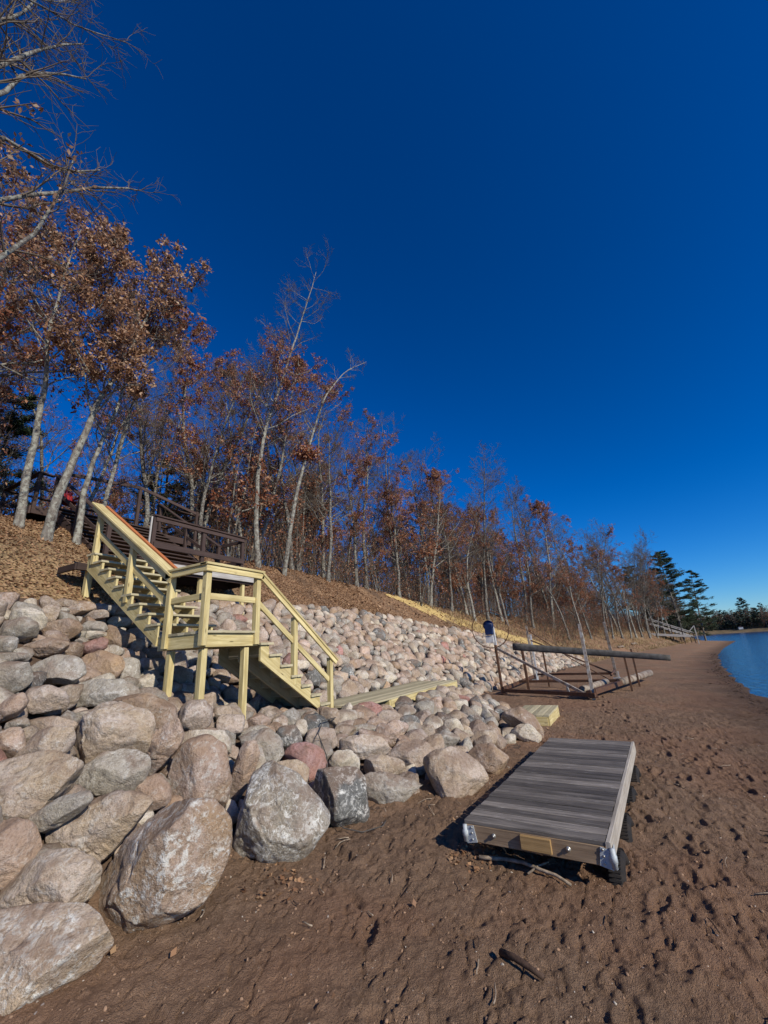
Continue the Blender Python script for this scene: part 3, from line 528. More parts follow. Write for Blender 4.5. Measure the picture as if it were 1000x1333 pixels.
(None,'grey',[4.52,4.617,1.001],[[0.487,-0.252,-0.836],[-0.871,-0.207,-0.445],[-0.061,0.945,-0.321]],[0.208,0.093,0.08],None),
]

# ---------------------------------------------------------------- ground
def axis(parts):
    out = []
    for a, b, s in parts: out += list(np.arange(a, b, s))
    return np.array(out+[parts[-1][1]])
def grid_mesh(name, us, vs, zf, keep, mat):
    U, V = np.meshgrid(us, vs, indexing='ij'); Z = zf(U, V)
    K = keep(U, V); nu, nv = U.shape
    idx = np.arange(nu*nv).reshape(nu, nv)
    kc = K[:-1, :-1] | K[1:, :-1] | K[:-1, 1:] | K[1:, 1:]
    F = np.stack([idx[:-1, :-1], idx[1:, :-1], idx[1:, 1:], idx[:-1, 1:]], -1)[kc]
    used = np.unique(F); mp = np.full(nu*nv, -1); mp[used] = np.arange(len(used))
    P = np.stack([U, V, Z], -1).reshape(-1, 3)[used]
    return np_mesh(name, P, mp[F], mat, True)

FOOT = []
_r = random.Random(21)
def trail(x, y, a, n, st=.62):
    for i in range(n):
        s = 1 if i % 2 else -1
        FOOT.append((x+s*.1*math.sin(a), y-s*.1*math.cos(a), a+_r.uniform(-.2, .2), .15, .055, _r.uniform(.02, .04)))
        x += math.cos(a)*st; y += math.sin(a)*st; a += _r.uniform(-.16, .16)
trail(2.0, 1.6, .25, 9); trail(2.5, -.6, .1, 16); trail(3.2, .3, -.2, 14); trail(4.5, -.2, .02, 20); trail(5.5, -1.5, .12, 20); trail(3.5, 2.3, 1.0, 4)
trail(9, .5, .1, 14); trail(9, -.8, .35, 12)
for k in range(18): FOOT.append((_r.uniform(1, 16), _r.uniform(-3.0, 3.2), _r.uniform(0, 3.1), _r.uniform(.06, .16), _r.uniform(.035, .08), _r.uniform(.01, .03)))
def beach_z(U, V):
    z = height(U, V)
    near = np.clip((30-U)/22, 0, 1)
    damp = np.clip((V+3.6)/1.3, .5, 1)
    z = z + fbm(U*.9, V*.9, 0, 3, 3)*.022*damp
    z = z + (fbm(U*3.3, V*3.3, 1, 3, 5)*.02 + (1-abs(fbm(U*6, V*6, 2, 3, 8)))*.018 + fbm(U*19, V*19, 3, 2, 11)*.006 - np.clip(abs(fbm(U*2.2, V*6.5, 5, 3, 19))-.0, 0, .12)*-.16)*near*damp
    z = z + np.where(abs(U) < 13, np.clip(fbm(U*15, V*15, 7, 2, 15)-.45, 0, 1)*.03, 0)*damp
    cr = fbm(U*26, V*26, 9, 2, 41); z = z + (np.clip(cr, -.1, .8)*.005 + fbm(U*48, V*48, 4, 1, 43)*.003)*np.clip((10-U)/3, 0, 1)*damp
    for (x, y, a, lx, ly, dp) in FOOT:
        i0, i1 = np.searchsorted(U[:, 0], [x-.45, x+.45]); j0, j1 = np.searchsorted(V[0], [y-.45, y+.45])
        if i1 <= i0 or j1 <= j0: continue
        du = U[i0:i1, j0:j1]-x; dv = V[i0:i1, j0:j1]-y
        p = du*math.cos(a)+dv*math.sin(a); q = -du*math.sin(a)+dv*math.cos(a)
        r2 = (p/lx)**2+(q/ly)**2
        z[i0:i1, j0:j1] += -dp*np.exp(-r2**1.5)+dp*.45*np.exp(-((np.sqrt(r2)-1.45)/.35)**2)
    z = z+.055*np.exp(-(((U-6.3)/2.4)**2+((V-.1)/.7)**2))
    return z
us = axis([(-8, 0, .12), (0, 1.6, .05), (1.6, 6.2, .013), (6.2, 9.5, .025), (9.5, 17, .06), (17, 40, .22), (40, 130, 1.0), (130, 400, 6)])
vs = axis([(-60, -24, 3), (-24, -6, .6), (-6, -3.6, .15), (-3.6, -1.6, .03), (-1.6, 3.9, .014), (3.9, 4.6, .03), (4.6, 9, .3), (9, 140, 3)])
_U, _V = np.meshgrid(us, vs, indexing='ij'); BZ = beach_z(_U, _V)
def bz(x, y):      # the finished sand surface, bilinear
    x = np.asarray(x, float); y = np.asarray(y, float)
    i = np.clip(np.searchsorted(us, x)-1, 0, len(us)-2); j = np.clip(np.searchsorted(vs, y)-1, 0, len(vs)-2)
    a = (x-us[i])/(us[i+1]-us[i]); c = (y-vs[j])/(vs[j+1]-vs[j])
    return BZ[i, j]*(1-a)*(1-c)+BZ[i+1, j]*a*(1-c)+BZ[i, j+1]*(1-a)*c+BZ[i+1, j+1]*a*c
beach = link('beach', grid_mesh('beach', us, vs, lambda U, V: BZ, lambda U, V: (zone(U, V) < np.where(U < 37, 2.12, 3.0)), M_SAND)); tag(beach, kind='structure')
def hill_z(U, V):
    z = height(U, V); zn = zone(U, V)
    rk = np.clip((zn-2.0)*4, 0, 1)*np.clip(5.2-zn, 0, 1)
    z = z-.02 - rk*.15*np.clip((38-U)/3, 0, 1)
    up = np.clip(zn-5, 0, 1)
    return z+up*(fbm(U*.5, V*.5, 0, 3, 31)*.10+fbm(U*2.5, V*2.5, 0, 3, 33)*.03)
hu = axis([(-30, -6, 1), (-6, 30, .15), (30, 60, .4), (60, 130, 1.2), (130, 400, 8)]); hv = axis([(-20, 2, .6), (2, 16, .15), (16, 45, 1.0), (45, 170, 6)])
def hkeep(U, V):
    z = zone(U, V); return (z > 2.35) & (z < 8.98)
hill = link('hillside', grid_mesh('hillside', hu, hv, hill_z, hkeep, [M_LITTER])); tag(hill, kind='structure')
# bare dark soil under the stones is its own sheet a little above
soil = link('soil_bank', grid_mesh('soil_bank', axis([(-8, 38, .2)]), axis([(1.5, 11, .2)]), lambda U, V: hill_z(U, V)+.03,
            lambda U, V: (zone(U, V) > 1.95) & (zone(U, V) < 4.93), M_DIRT)); tag(soil, kind='structure')
# yellow straw track crossing the bank
PA = [(21.5, 11.7, .12), (23.5, 11.2, .6), (25.3, 10.8, 1.05), (27.5, 10.1, 1.25), (30.5, 9.0, 1.25), (33.5, 7.8, 1.15), (36, 6.8, .95), (38.3, 6.0, .4)]
pv, pf = [], []
pp = []
for i in range(len(PA)-1):
    for k in range(8):
        t = k/8; pp.append([PA[i][c]*(1-t)+PA[i+1][c]*t for c in range(3)])
pp = np.array(pp); d = np.gradient(pp[:, :2], axis=0); d /= np.linalg.norm(d, axis=1)[:, None]
for i in range(len(pp)):
    for k in range(9):
        s = (k/4-1); off = s*pp[i, 2]*(1+.45*float(vnoise(i*.9, s*2, 0, 77)))
        x = pp[i, 0]-d[i, 1]*off; y = pp[i, 1]+d[i, 0]*off
        pv.append((x, y, float(hill_z(np.array([x]), np.array([y]))[0])+.05-.03*abs(s)))
pf = [[i*9+k, i*9+k+1, (i+1)*9+k+1, (i+1)*9+k] for i in range(len(pp)-1) for k in range(8)]
tag(link('path', np_mesh('path', np.array(pv), np.array(pf), M_STRAW, True)), kind='structure')

# ---------------------------------------------------------------- lake
wm = MB(); lake = np_mesh('lake', np.array([(-300, -3000, -.3), (4000, -3000, -.3), (4000, 900, -.3), (-300, 900, -.3)]), np.array([[0, 1, 2, 3]]), M_WATER)
lk = link('lake', lake); tag(lk, kind='structure')
# far shore: low land with a pale strand
fs = []; ff = []
FSH = [(215, 40), (240, 5), (262, -28), (268, -45), (262, -62), (250, -85), (235, -120), (215, -170), (180, -260)]
k = 0
for i, (x, y) in enumerate(FSH):
    dx, dy = (.97, -.22)
    for t, z in ((0, -.6), (3, .15), (7, .9), (16, 2.4), (60, 4.5), (160, 5)):
        fs.append((x+dx*t, y+dy*t*(.4 if t < 20 else 1), z))
for i in range(len(FSH)-1):
    for k in range(5): ff.append([i*6+k, i*6+k+1, (i+1)*6+k+1, (i+1)*6+k])
M_FAR = mat_plain('far_shore_ground', (.20, .14, .08), .9, 0, .4, .2, 0, (.10, .08, .045))
far = link('far_shore', np_mesh('far_shore', np.array(fs), np.array(ff), M_FAR, True)); tag(far, kind='structure')

# ---------------------------------------------------------------- boulders and stones
_ico = {}
def ico(sub):
    if sub not in _ico:
        bm = bmesh.new(); bmesh.ops.create_icosphere(bm, subdivisions=sub, radius=1.0)
        V = np.array([v.co[:] for v in bm.verts]); F = np.array([[v.index for v in f.verts] for f in bm.faces]); bm.free()
        V /= np.linalg.norm(V, axis=1)[:, None]; _ico[sub] = (V, F)
    return _ico[sub]
def gauge(D, Nn, H, p=9):
    g = np.maximum(0, D @ Nn.T)/H
    return 1/np.power(np.power(g, p).sum(1), 1/p)
def stone_shape(sub, dims, seed, poly=None, rough=.05):
    D, F = ico(sub); rs = np.random.RandomState(seed)
    a, b, c = dims
    if poly is None:
        S = np.array([a, b, c]); K = 11
        n = rs.normal(size=(K, 3)); n /= np.linalg.norm(n, axis=1)[:, None]
        n = np.vstack([n, [[1, 0, 0], [-1, 0, 0], [0, 1, 0], [0, -1, 0], [0, 0, 1], [0, 0, -1]]])
        H = np.concatenate([rs.uniform(.70, 1.0, K), np.full(6, 1.0)])
        r = gauge(D, n, H, 17); P = D*r[:, None]*S; P = P/np.abs(P).max(0)*S*1.04
    else:
        pl = np.array(poly)
        ar = np.sum(pl[:, 0]*np.roll(pl[:, 1], -1)-np.roll(pl[:, 0], -1)*pl[:, 1])
        if ar < 0: pl = pl[::-1]
        n, H = [], []
        for i in range(len(pl)):
            e = pl[(i+1) % len(pl)]-pl[i]; nn = np.array([e[1], -e[0]])/(np.linalg.norm(e)+1e-9); h = max(.35*b, float(nn @ pl[i]))
            n.append([nn[0], nn[1], 0]); H.append(h)
            t = rs.uniform(.5, 1.3); q = np.array([nn[0]*(1-t*.4), nn[1]*(1-t*.4), t]); L = np.linalg.norm(q); q /= L
            n.append(q); H.append(math.hypot(h*math.hypot(q[0], q[1]), c*q[2])*rs.uniform(.74, 1.02))
            q = q*[1, 1, -1]; n.append(q); H.append(math.hypot(h*math.hypot(q[0], q[1]), c*q[2]))
        n += [[rs.uniform(-.25, .25), rs.uniform(-.25, .25), 1], [0, 0, -1]]; H += [c*.86, c]
        P = D*gauge(D, np.array(n), np.array(H), 30)[:, None]
        for q in (0, 1):
            e = P[:, q].max()-P[:, q].min(); P[:, q] = (P[:, q]-P[:, q].min())/e*(pl[:, q].max()-pl[:, q].min())*1.07+pl[:, q].min()*1.035
    for k in range(11 if poly is not None else 7):
        nn = rs.normal(size=3)*np.array([1/a, 1/b, 1/c]); nn[2] = abs(nn[2]) if poly is not None else nn[2]; nn /= np.linalg.norm(nn)
        pr = P @ nn; o = pr.max()*rs.uniform(.64 if poly is not None else .70, .93); P = P-nn*(np.maximum(0, pr-o)*.95)[:, None]
    m = (a+b+c)/3; q = P/m
    f1 = fbm(q[:, 0]*1.3+seed, q[:, 1]*1.3, q[:, 2]*1.3, 3, seed % 91)
    f2 = fbm(q[:, 0]*4.5+seed, q[:, 1]*4.5, q[:, 2]*4.5, 3, (seed+7) % 91)
    f3 = 1-abs(fbm(q[:, 0]*2.2-seed, q[:, 1]*2.2, q[:, 2]*2.2, 2, (seed+3) % 91))
    nrm = P/np.linalg.norm(P, axis=1)[:, None]
    return P+nrm*(m*(rough*.9*f1+rough*.42*f2-rough*.8*f3**8))[:, None], F
TONE = {'tan': (.43, .33, .225), 'brown': (.36, .25, .155), 'pink': (.45, .315, .215), 'grey': (.35, .31, .245), 'cream': (.54, .47, .35), 'red': (.38, .175, .13),
        'orange': (.46, .31, .17), 'pinkgrey': (.42, .325, .24), 'dark': (.14, .14, .13), 'lichen': (.35, .305, .235)}
LICH = {'tan': .35, 'brown': .3, 'pink': .45, 'grey': .45, 'cream': .3, 'red': .1, 'orange': .1, 'pinkgrey': .3, 'dark': .9, 'lichen': 1.7}
TW = {'tan': 'tan', 'brown': 'reddish brown', 'pink': 'pink', 'grey': 'grey', 'cream': 'cream coloured', 'red': 'dark red', 'pinkgrey': 'pinkish grey', 'dark': 'dark grey', 'orange': 'orange'}
SPH = []      # (x,y,z,r) for packing
_r = random.Random(5)
NM = 0
for i, (lab, tone, cen, rot, dims, poly) in enumerate(BOULDERS):
    big = max(dims)
    sub = 6 if big > .44 and i < 18 else 5 if big > .3 else 4
    P, F = stone_shape(sub, dims, 100+i, poly, .045 if poly else .05)
    o = link('boulder', np_mesh('boulder', P, F, M_BOULD, True))
    M3 = Matrix(rot).to_4x4(); M3.translation = Vector(cen); o.matrix_world = M3
    t = np.array(TONE[tone])*_r.uniform(.92, 1.08)
    li = LICH[tone]
    if i in (1, 0): li = 1.25
    o.color = (*t, li)
    if lab: tag(o, lab, 'boulder')
    else:
        up = cen[1] > 5.2 and cen[0] < 4.6
        where = 'in the upper part of the left slope' if up else 'near the front of the low stone terrace'
        tag(o, 'smallish %s stone %s' % (TW[tone], where), 'stone', '%s stones %s' % (TW[tone], where))
    big3 = sorted(dims)
    # footprint samples along the long axis
    ax = Vector([rot[k][0] for k in range(3)])
    for s in (-.55, 0, .55):
        c = Vector(cen)+ax*dims[0]*s; SPH.append((c.x, c.y, c.z, (dims[0]*.45+dims[1]*.6)*.66))
    NM += 1

cand = []
rs = np.random.RandomState(12)
def region(n, u0, u1, v0, v1, z0, z1, ra, rb, what):
    u = rs.uniform(u0, u1, n); v = rs.uniform(v0, v1, n); zn = zone(u, v)
    k = (zn > z0) & (zn < z1); u = u[k]; v = v[k]; r = np.sort(rs.uniform(ra, rb, len(u))**1.0)[::-1]
    h = height(u, v)
    for a, b, c, d in zip(u, v, h, r): cand.append((a, b, c, d, what))
# the toe line, terrace, the left slope, the long slope
region(500, 11.5, 14, 1.8, 6, 2.02, 3.0, .16, .26, 't')
region(9000, 5.0, 14.2, 2.0, 6.4, 2.03, 4.1, .10, .21, 't')
region(12000, -1, 5.4, 3.4, 9.2, 2.12, 4.95, .08, .23, 'l')
region(5000, 13.2, 38, 2.5, 10.5, 2.0, 5.03, .15, .27, 's')
region(42000, 5.2, 38, 2.5, 10.2, 3.9, 5.08, .09, .20, 's')
region(15000, 13.2, 38, 2.0, 10.2, 1.97, 4.1, .09, .20, 's')
SPA = np.array(SPH); NP = 0
pos = np.zeros((6000, 4)); pos[:len(SPA)] = SPA; n = len(SPA); kinds = []
hold = {}
for (a, b, c, d, wh) in cand:
    if 6.95 < a < 12.4 and 4.35 < b < 5.95: continue
    if a < .2 : continue
    if wh == 's' and a < 8.6 and b < 5.8: continue
    P = pos[:n]; dd = np.sqrt((P[:, 0]-a)**2+(P[:, 1]-b)**2+((P[:, 2]-c)*.9)**2)
    if (dd < (P[:, 3]+d)*.76).any(): continue
    pos[n] = (a, b, c, d); n += 1; kinds.append((a, b, c, d, wh, 0))
    if n >= 5200: break
# small chinking stones in the gaps, sunk lower
P = pos[:n].copy()
for k in range(14000):
    a = rs.uniform(0.5, 30); b = rs.uniform(2.1, 9.4); zn = float(zone(np.array([a]), np.array([b]))[0])
    if not (2.1 < zn < 4.95) or (6.95 < a < 12.4 and 4.35 < b < 5.95): continue
    c = float(height(np.array([a]), np.array([b]))[0]); d = rs.uniform(.05, .10)
    dd = np.sqrt((P[:, 0]-a)**2+(P[:, 1]-b)**2+(P[:, 2]-c)**2)
    if (dd < (P[:, 3]*.80+d*.7)).any(): continue
    P = np.vstack([P, (a, b, c, d)]); kinds.append((a, b, c-.06, d, 'c', 1))
PROTO = []
for k in range(22):
    rr = np.random.RandomState(500+k); S = (1, rr.uniform(.68, .92), rr.uniform(.55, .82))
    PROTO.append((stone_shape(3, S, 900+k, None, .055), stone_shape(2, S, 900+k, None, .055)))
PM = [np_mesh('stone', p[0][0], p[0][1], M_ROCK, True) for p in PROTO]
PH = [np_mesh('stone_fine', *stone_shape(4, (1, np.random.RandomState(500+k).uniform(.68, .92), .7), 900+k, None, .055), M_ROCK, True) for k in range(22)]
tones = ['tan', 'tan', 'pinkgrey', 'pinkgrey', 'grey', 'grey', 'pink', 'cream', 'brown', 'dark', 'red']
tw_ = [.20, .0, .16, .0, .27, .0, .08, .14, .08, .06, .01]
def frust(x, y, z):
    d = Vector((x, y, z))-Vector((0, 0, 1.95)); k = d.dot(_Fv)
    return k > .3 and abs(d.dot(_Rv)/k) < .98 and abs(d.dot(_Uv)/k) < 1.28
_Fv, _Rv, _Uv = Vector((-M[0][2], -M[1][2], -M[2][2])), Vector((M[0][0], M[1][0], M[2][0])), Vector((M[0][1], M[1][1], M[2][1]))
vis = [(d/math.dist((a, b, c), (0, 0, 1.95)), i) for i, (a, b, c, d, wh, s) in enumerate(kinds) if frust(a, b, c)]
vis.sort(reverse=True); single = set(i for _, i in vis[:299-NM])
RV, RF, RC = [], [], []; off = 0
AREA = {'t': 'in the low stone terrace by the walkway', 'l': 'on the steep slope left of the stairs', 's': 'on the long stone slope behind the walkway', 'c': 'wedged in a gap between bigger stones'}
for i, (a, b, c, d, wh, small) in enumerate(kinds):
    t = tones[rs.choice(len(tones), p=np.array(tw_)/sum(tw_))]; k = rs.randint(22)
    colr = np.array(TONE[t])*rs.uniform(.85, 1.12)
    if wh == 's': colr = colr*np.array([1.08, 1.06, 1.04])
    e = 1e-1; gx = float(height(np.array([a+.2]), np.array([b]))[0]-c)/.2; gy = float(height(np.array([a]), np.array([b+.2]))[0]-c)/.2
    nrm = Vector((-gx*.8, -gy*.8, 1)).normalized()
    q = nrm.to_track_quat('Z', 'Y').to_matrix() @ Matrix.Rotation(rs.uniform(0, 6.28), 3, 'Z') @ Matrix.Rotation(rs.normal()*.45, 3, 'X') @ Matrix.Rotation(rs.normal()*.3, 3, 'Y')
    s = d*1.16; cz = c+d*(.22 if wh != 'l' else -.05)
    if i in single:
        o = link('stone', PH[k] if d/math.dist((a, b, c), (0, 0, 1.95)) > .022 else PM[k]); M4 = (q*s).to_4x4(); M4.translation = (a, b, cz); o.matrix_world = M4
        o.color = (*colr, LICH[t]*.7)
        tag(o, 'rounded %s field stone %s' % (TW[t], AREA[wh]), 'stone', '%s stones %s' % (TW[t], AREA[wh]))
    else:
        V, F = PROTO[k][0 if math.hypot(a, b) < 14 else 1]
        W = (V*s) @ np.array(q).T + np.array([a, b, cz]); RV.append(W); RF.append(F+off); off += len(W)
        RC.append(np.tile([*colr, LICH[t]*.6], (len(W), 1)))
me = np_mesh('riprap', np.vstack(RV), np.vstack(RF), M_RIP, True)
ca = me.color_attributes.new('col', 'FLOAT_COLOR', 'POINT'); ca.data.foreach_set('color', np.vstack(RC).astype(np.float32).ravel())
rr_ = link('riprap', me); tag(rr_, 'bank of many small rounded field stones rising behind the walkway', 'stones', None, 'stuff')
print('stones', len(kinds), 'single', len(single))

# ---------------------------------------------------------------- new timber stairs
stairs = empty('wooden_staircase', (3.9, 5.0, 2.17), 'new pale yellow timber staircase turning at a landing over the stones', 'staircase')
INV = Matrix.Translation((-3.9, -5.0, -2.17))
def sb(mb, name, mat, par=None): return mb.build(name, mat, par or stairs, INV)
UX0, UX1 = 3.86, 4.92          # upper flight, along x
LY0, LY1 = 4.96, 5.92          # lower flight, along y
ZL = 2.37
RAILS = dict(P3=(3.905, 5.80), P2=(3.905, 6.93), P1=(3.905, 8.14), P4=(3.905, 5.005), P5=(4.865, 5.005), P6=(5.775, 5.005), P7=(6.80, 5.005))
def upz(y): return 2.17+(y-5.80)*.672     # foot of the rail posts, upper flight
def loz(x): return 2.17-(x-4.865)*.700
# rail posts
for nm, z0, z1 in (('P3', 2.17, 3.27), ('P4', 2.17, 3.27), ('P5', 2.17, 3.27)):
    m = MB(); m.post(*RAILS[nm], z0, z1); sb(m, 'rail_post', M_NEW)
for nm in ('P2', 'P1'):
    m = MB(); x, y = RAILS[nm]; m.post(x, y, upz(y)+.02, upz(y)+1.08); sb(m, 'rail_post', M_NEW)
for nm in ('P6', 'P7'):
    m = MB(); x, y = RAILS[nm]; m.post(x, y, loz(x)-.03, loz(x)+1.075); sb(m, 'rail_post', M_NEW)
# support legs
for x, y, z0, z1 in ((3.99, 5.09, .9, 2.13), (4.74, 5.09, .85, 2.13), (3.99, 5.78, 1.1, 2.13), (4.10, 5.25, 1.0, 2.0)):
    m = MB(); m.post(x, y, z0, z1); sb(m, 'leg', M_NEW)
m = MB(); m.post(3.99, 8.42, 3.0, 3.74, .1); sb(m, 'leg', M_NEW)
# landing
m = MB()
n = 7; wd = .139
for i in range(7):
    y = 4.99+i*.144+.0
    m.board((3.90, y+.05, 2.352), (4.93, y+.05, 2.352), wd, .036, (0, 0, 1))
sb(m, 'landing_deck', M_NEWD)
m = MB()
m.board((3.951, 5.03, 2.24), (4.93, 5.03, 2.24), .184, .036, (0, 1, 0))
m.board((3.93, 5.05, 2.24), (3.93, 5.99, 2.24), .184, .036, (1, 0, 0))
m.board((4.93, 5.05, 2.24), (4.93, 5.99, 2.24), .184, .036, (1, 0, 0))
m.board((3.95, 5.97, 2.24), (4.91, 5.97, 2.24), .184, .036, (0, 1, 0))
for y in (5.3, 5.6): m.board((3.95, y, 2.24), (4.91, y, 2.24), .17, .036, (0, 1, 0))
sb(m, 'landing_frame', M_NEW)
# stringers: sawtooth on top, straight below
def saw_up(n=9, run=.26, y0=6.0, z0=2.37-.038, rise=.178, low=.30):
    pts = []
    for k in range(n):
        pts += [(y0+run*k, z0+rise*k+(0 if k else -.0)), (y0+run*k, z0+rise*(k+1))]
    pts.append((y0+run*n, z0+rise*n))
    sl = rise/run
    pts.append((y0+run*n, 3.70)); pts.append((y0+.02, 2.22)); 
    return pts
for x in (3.91, 4.38, 4.85):
    m = MB(); m.prism(saw_up(), 'y', x-.019, x+.019, .685); sb(m, 'stringer', M_NEW)
def saw_lo():
    pts = [(4.95, 2.152), (5.13, 2.152)]
    for k in range(2, 9):
        xx = 4.87+.26*(k-1); zz = 2.37-.178*k-.038
        pts += [(xx, zz), (xx+.26, zz)]
    pts += [(6.95, .72), (6.86, .76), (4.95, 1.92)]
    return pts
for y in (4.985, 5.44, 5.90):
    m = MB(); m.prism(saw_lo(), 'x', y-.019, y+.019, -.62); sb(m, 'stringer', M_NEW if y < 5 else M_NEWD)  # inner two take the darker decking timber to paint in shade under the flight
for k in range(1, 10):
    m = MB(); yn = 5.98+.26*(k-1); z = 2.37+.178*k-.019
    for j in (0, 1): m.board((UX0, yn+.069+j*.142, z), (UX1, yn+.069+j*.142, z), .138, .036, (0, 0, 1))
    sb(m, 'tread', M_NEWD)
for k in range(1, 8):
    m = MB(); xn = 4.87+.26*(k-1)-.012+(.06 if k == 1 else 0); z = 2.37-.178*k-.019
    for j in (0, 1): m.board((xn+.069+j*.142, LY0-.03, z), (xn+.069+j*.142, LY1+.03, z), .138, .036, (0, 0, 1))
    sb(m, 'tread', M_NEWD)
for k in range(1, 8):
    m = MB(); xr = 5.13+.26*(k-1)-.012; z = 2.37-.178*k
    m.board((xr, 5.02, z-.038-.07), (xr, 5.87, z-.038-.07), .138, .02, (1, 0, 0)); sb(m, 'riser', M_NEWD)
# handrails
y0, y1 = 5.72, 8.34
m = MB(); m.board((3.885, y0, upz(y0)+1.105), (3.885, y1, upz(y1)+1.105), .19, .038, (0, -.56, .83)); m.board((3.842, y0+.02, upz(y0)+1.03), (3.842, y1, upz(y1)+1.03), .09, .036, (-1, 0, 0)); sb(m, 'handrail', M_NEW)
m = MB(); m.board((4.03, y0+.06, upz(y0+.06)+1.118), (4.03, y1-.08, upz(y1-.08)+1.118), .06, .05, (0, -.56, .83)); sb(m, 'grab_rail', M_REDRAIL)
m = MB(); m.board((3.88, 4.93, 3.288), (3.88, 5.86, 3.288), .15, .036); m.board((3.842, 4.955, 3.225), (3.842, 5.86, 3.225), .089, .036, (1, 0, 0)); sb(m, 'handrail', M_NEW)
m = MB(); m.board((3.805, 4.975, 3.2905), (4.93, 4.975, 3.2905), .15, .037); m.board((3.824, 4.941, 3.225), (4.93, 4.941, 3.225), .089, .036, (0, 1, 0)); sb(m, 'handrail', M_NEW)
x0, x1 = 4.90, 6.95
m = MB(); m.board((x0, 4.975, loz(x0)+1.13), (x1, 4.975, loz(x1)+1.13), .14, .036, (.57, 0, .82)); m.board((x0, 4.941, loz(x0)+1.07), (x1-.03, 4.941, loz(x1-.03)+1.07), .085, .036, (0, 1, 0)); sb(m, 'handrail', M_NEW)
# mid rails
m = MB(); m.board((3.93, 5.85, upz(5.85)+.60), (3.93, 8.12, upz(8.12)+.60), .105, .036, (1, 0, 0)); sb(m, 'mid_rail', M_NEW)
m = MB(); m.board((3.905, 5.05, 2.84), (3.905, 5.756, 2.84), .09, .036, (1, 0, 0)); sb(m, 'mid_rail', M_NEW)
m = MB(); m.board((3.95, 5.01, 2.84), (4.82, 5.01, 2.84), .09, .036, (0, 1, 0)); sb(m, 'mid_rail', M_NEW)
m = MB(); m.board((4.91, 5.01, loz(4.91)+.66), (6.76, 5.01, loz(6.76)+.66), .09, .036, (0, 1, 0)); sb(m, 'mid_rail', M_NEW)

# ---------------------------------------------------------------- old deck and stairs
od = empty('old_deck', (6.5, 9.0, 3.9), 'weathered dark brown deck behind the new stairs with a two rail fence', 'deck')
IO = Matrix.Translation((-6.5, -9.0, -3.9))
def ob(mb, name, mat, par=None): return mb.build(name, mat, par or od, IO)
m = MB()
for i in range(11): m.board((4.96, 8.62+i*.145, 4.13), (8.25, 8.62+i*.145, 4.13), .138, .034)
ob(m, 'decking', M_OLD)
m = MB()
for i in range(4): m.board((3.74, 8.42+i*.145, 3.80), (4.94, 8.42+i*.145, 3.80), .138, .034)
m.board((3.73, 8.34, 3.74), (4.9, 8.34, 3.74), .12, .04, (0, 1, 0)); m.board((3.72, 8.34, 3.74), (3.72, 8.95, 3.74), .12, .04, (1, 0, 0)); ob(m, 'side_platform', M_OLD)
m = MB(); m.board((5.6, 8.53, 4.02), (8.25, 8.53, 4.02), .17, .04, (0, 1, 0)); ob(m, 'fascia_beam', M_OLDW)
m = MB(); m.board((5.0, 8.60, 3.98), (8.2, 8.60, 3.98), .2, .04, (0, 1, 0)); m.board((8.23, 8.6, 4.0), (8.23, 10.1, 4.0), .2, .04, (1, 0, 0)); m.board((5.0, 9.6, 3.98), (8.2, 9.6, 3.98), .2, .04, (0, 1, 0)); ob(m, 'joists', M_OLD)
for x in (6.56, 7.88): m = MB(); m.post(x, 8.66, 2.9, 4.0); ob(m, 'leg', M_NEW)
for x, y in ((5.55, 9.15), (6.92, 9.15), (8.25, 9.15), (8.25, 10.2)):
    m = MB(); m.post(x, y, 4.1, 5.32, .095); ob(m, 'post', M_OLD)
m = MB(); m.post(5.46, 9.12, 4.1, 5.3, .035); ob(m, 'pale_batten', M_OLDW)
m = MB(); m.board((5.5, 9.13, 5.34), (8.33, 9.13, 5.34), .14, .038); m.board((5.55, 9.09, 5.25), (8.25, 9.09, 5.25), .09, .036, (0, 1, 0)); ob(m, 'top_rail', M_OLD)
m = MB(); m.board((5.55, 9.09, 4.63), (8.25, 9.09, 4.63), .14, .036, (0, 1, 0)); ob(m, 'lower_rail', M_OLD)
m = MB(); m.board((8.29, 9.15, 5.25), (8.29, 10.2, 5.25), .09, .036, (1, 0, 0)); m.board((8.29, 9.15, 4.63), (8.29, 10.2, 4.63), .14, .036, (1, 0, 0)); ob(m, 'side_rail', M_OLD)

os_ = empty('old_stairway', (6.5, 11.5, 4.2), 'dark brown weathered stairway climbing the bank behind the old deck', 'stairway')
IS = Matrix.Translation((-6.5, -11.5, -4.2))
for k in range(1, 13):
    m = MB(); y = 9.95+.27*(k-1); z = 4.15+.176*k
    for j in (0, 1): m.board((5.0, y+.07+j*.14, z), (8.1, y+.07+j*.14, z), .13, .036)
    m.build('tread', M_OLD, os_, IS)
for x in (5.02, 6.5, 8.08):
    m = MB(); m.board((x, 9.9, 4.12), (x, 13.2, 6.27), .24, .04, (1, 0, 0)); m.build('stringer', M_OLD, os_, IS)
for x in (5.0, 8.12):
    for y, in ((10.0,), (11.6,), (13.1,)):
        z = 4.15+(y-9.9)*.65; m = MB(); m.post(x, y, z-.1, z+1.02, .09); m.build('post', M_OLD, os_, IS)
    m = MB(); m.board((x, 9.95, 5.2), (x, 13.2, 7.32), .14, .036, (0, -.5, .8)); m.build('handrail', M_OLD, os_, IS)
    m = MB(); m.board((x, 9.95, 4.75), (x, 13.2, 6.87), .09, .036, (1, 0, 0)); m.build('mid_rail', M_OLD, os_, IS)

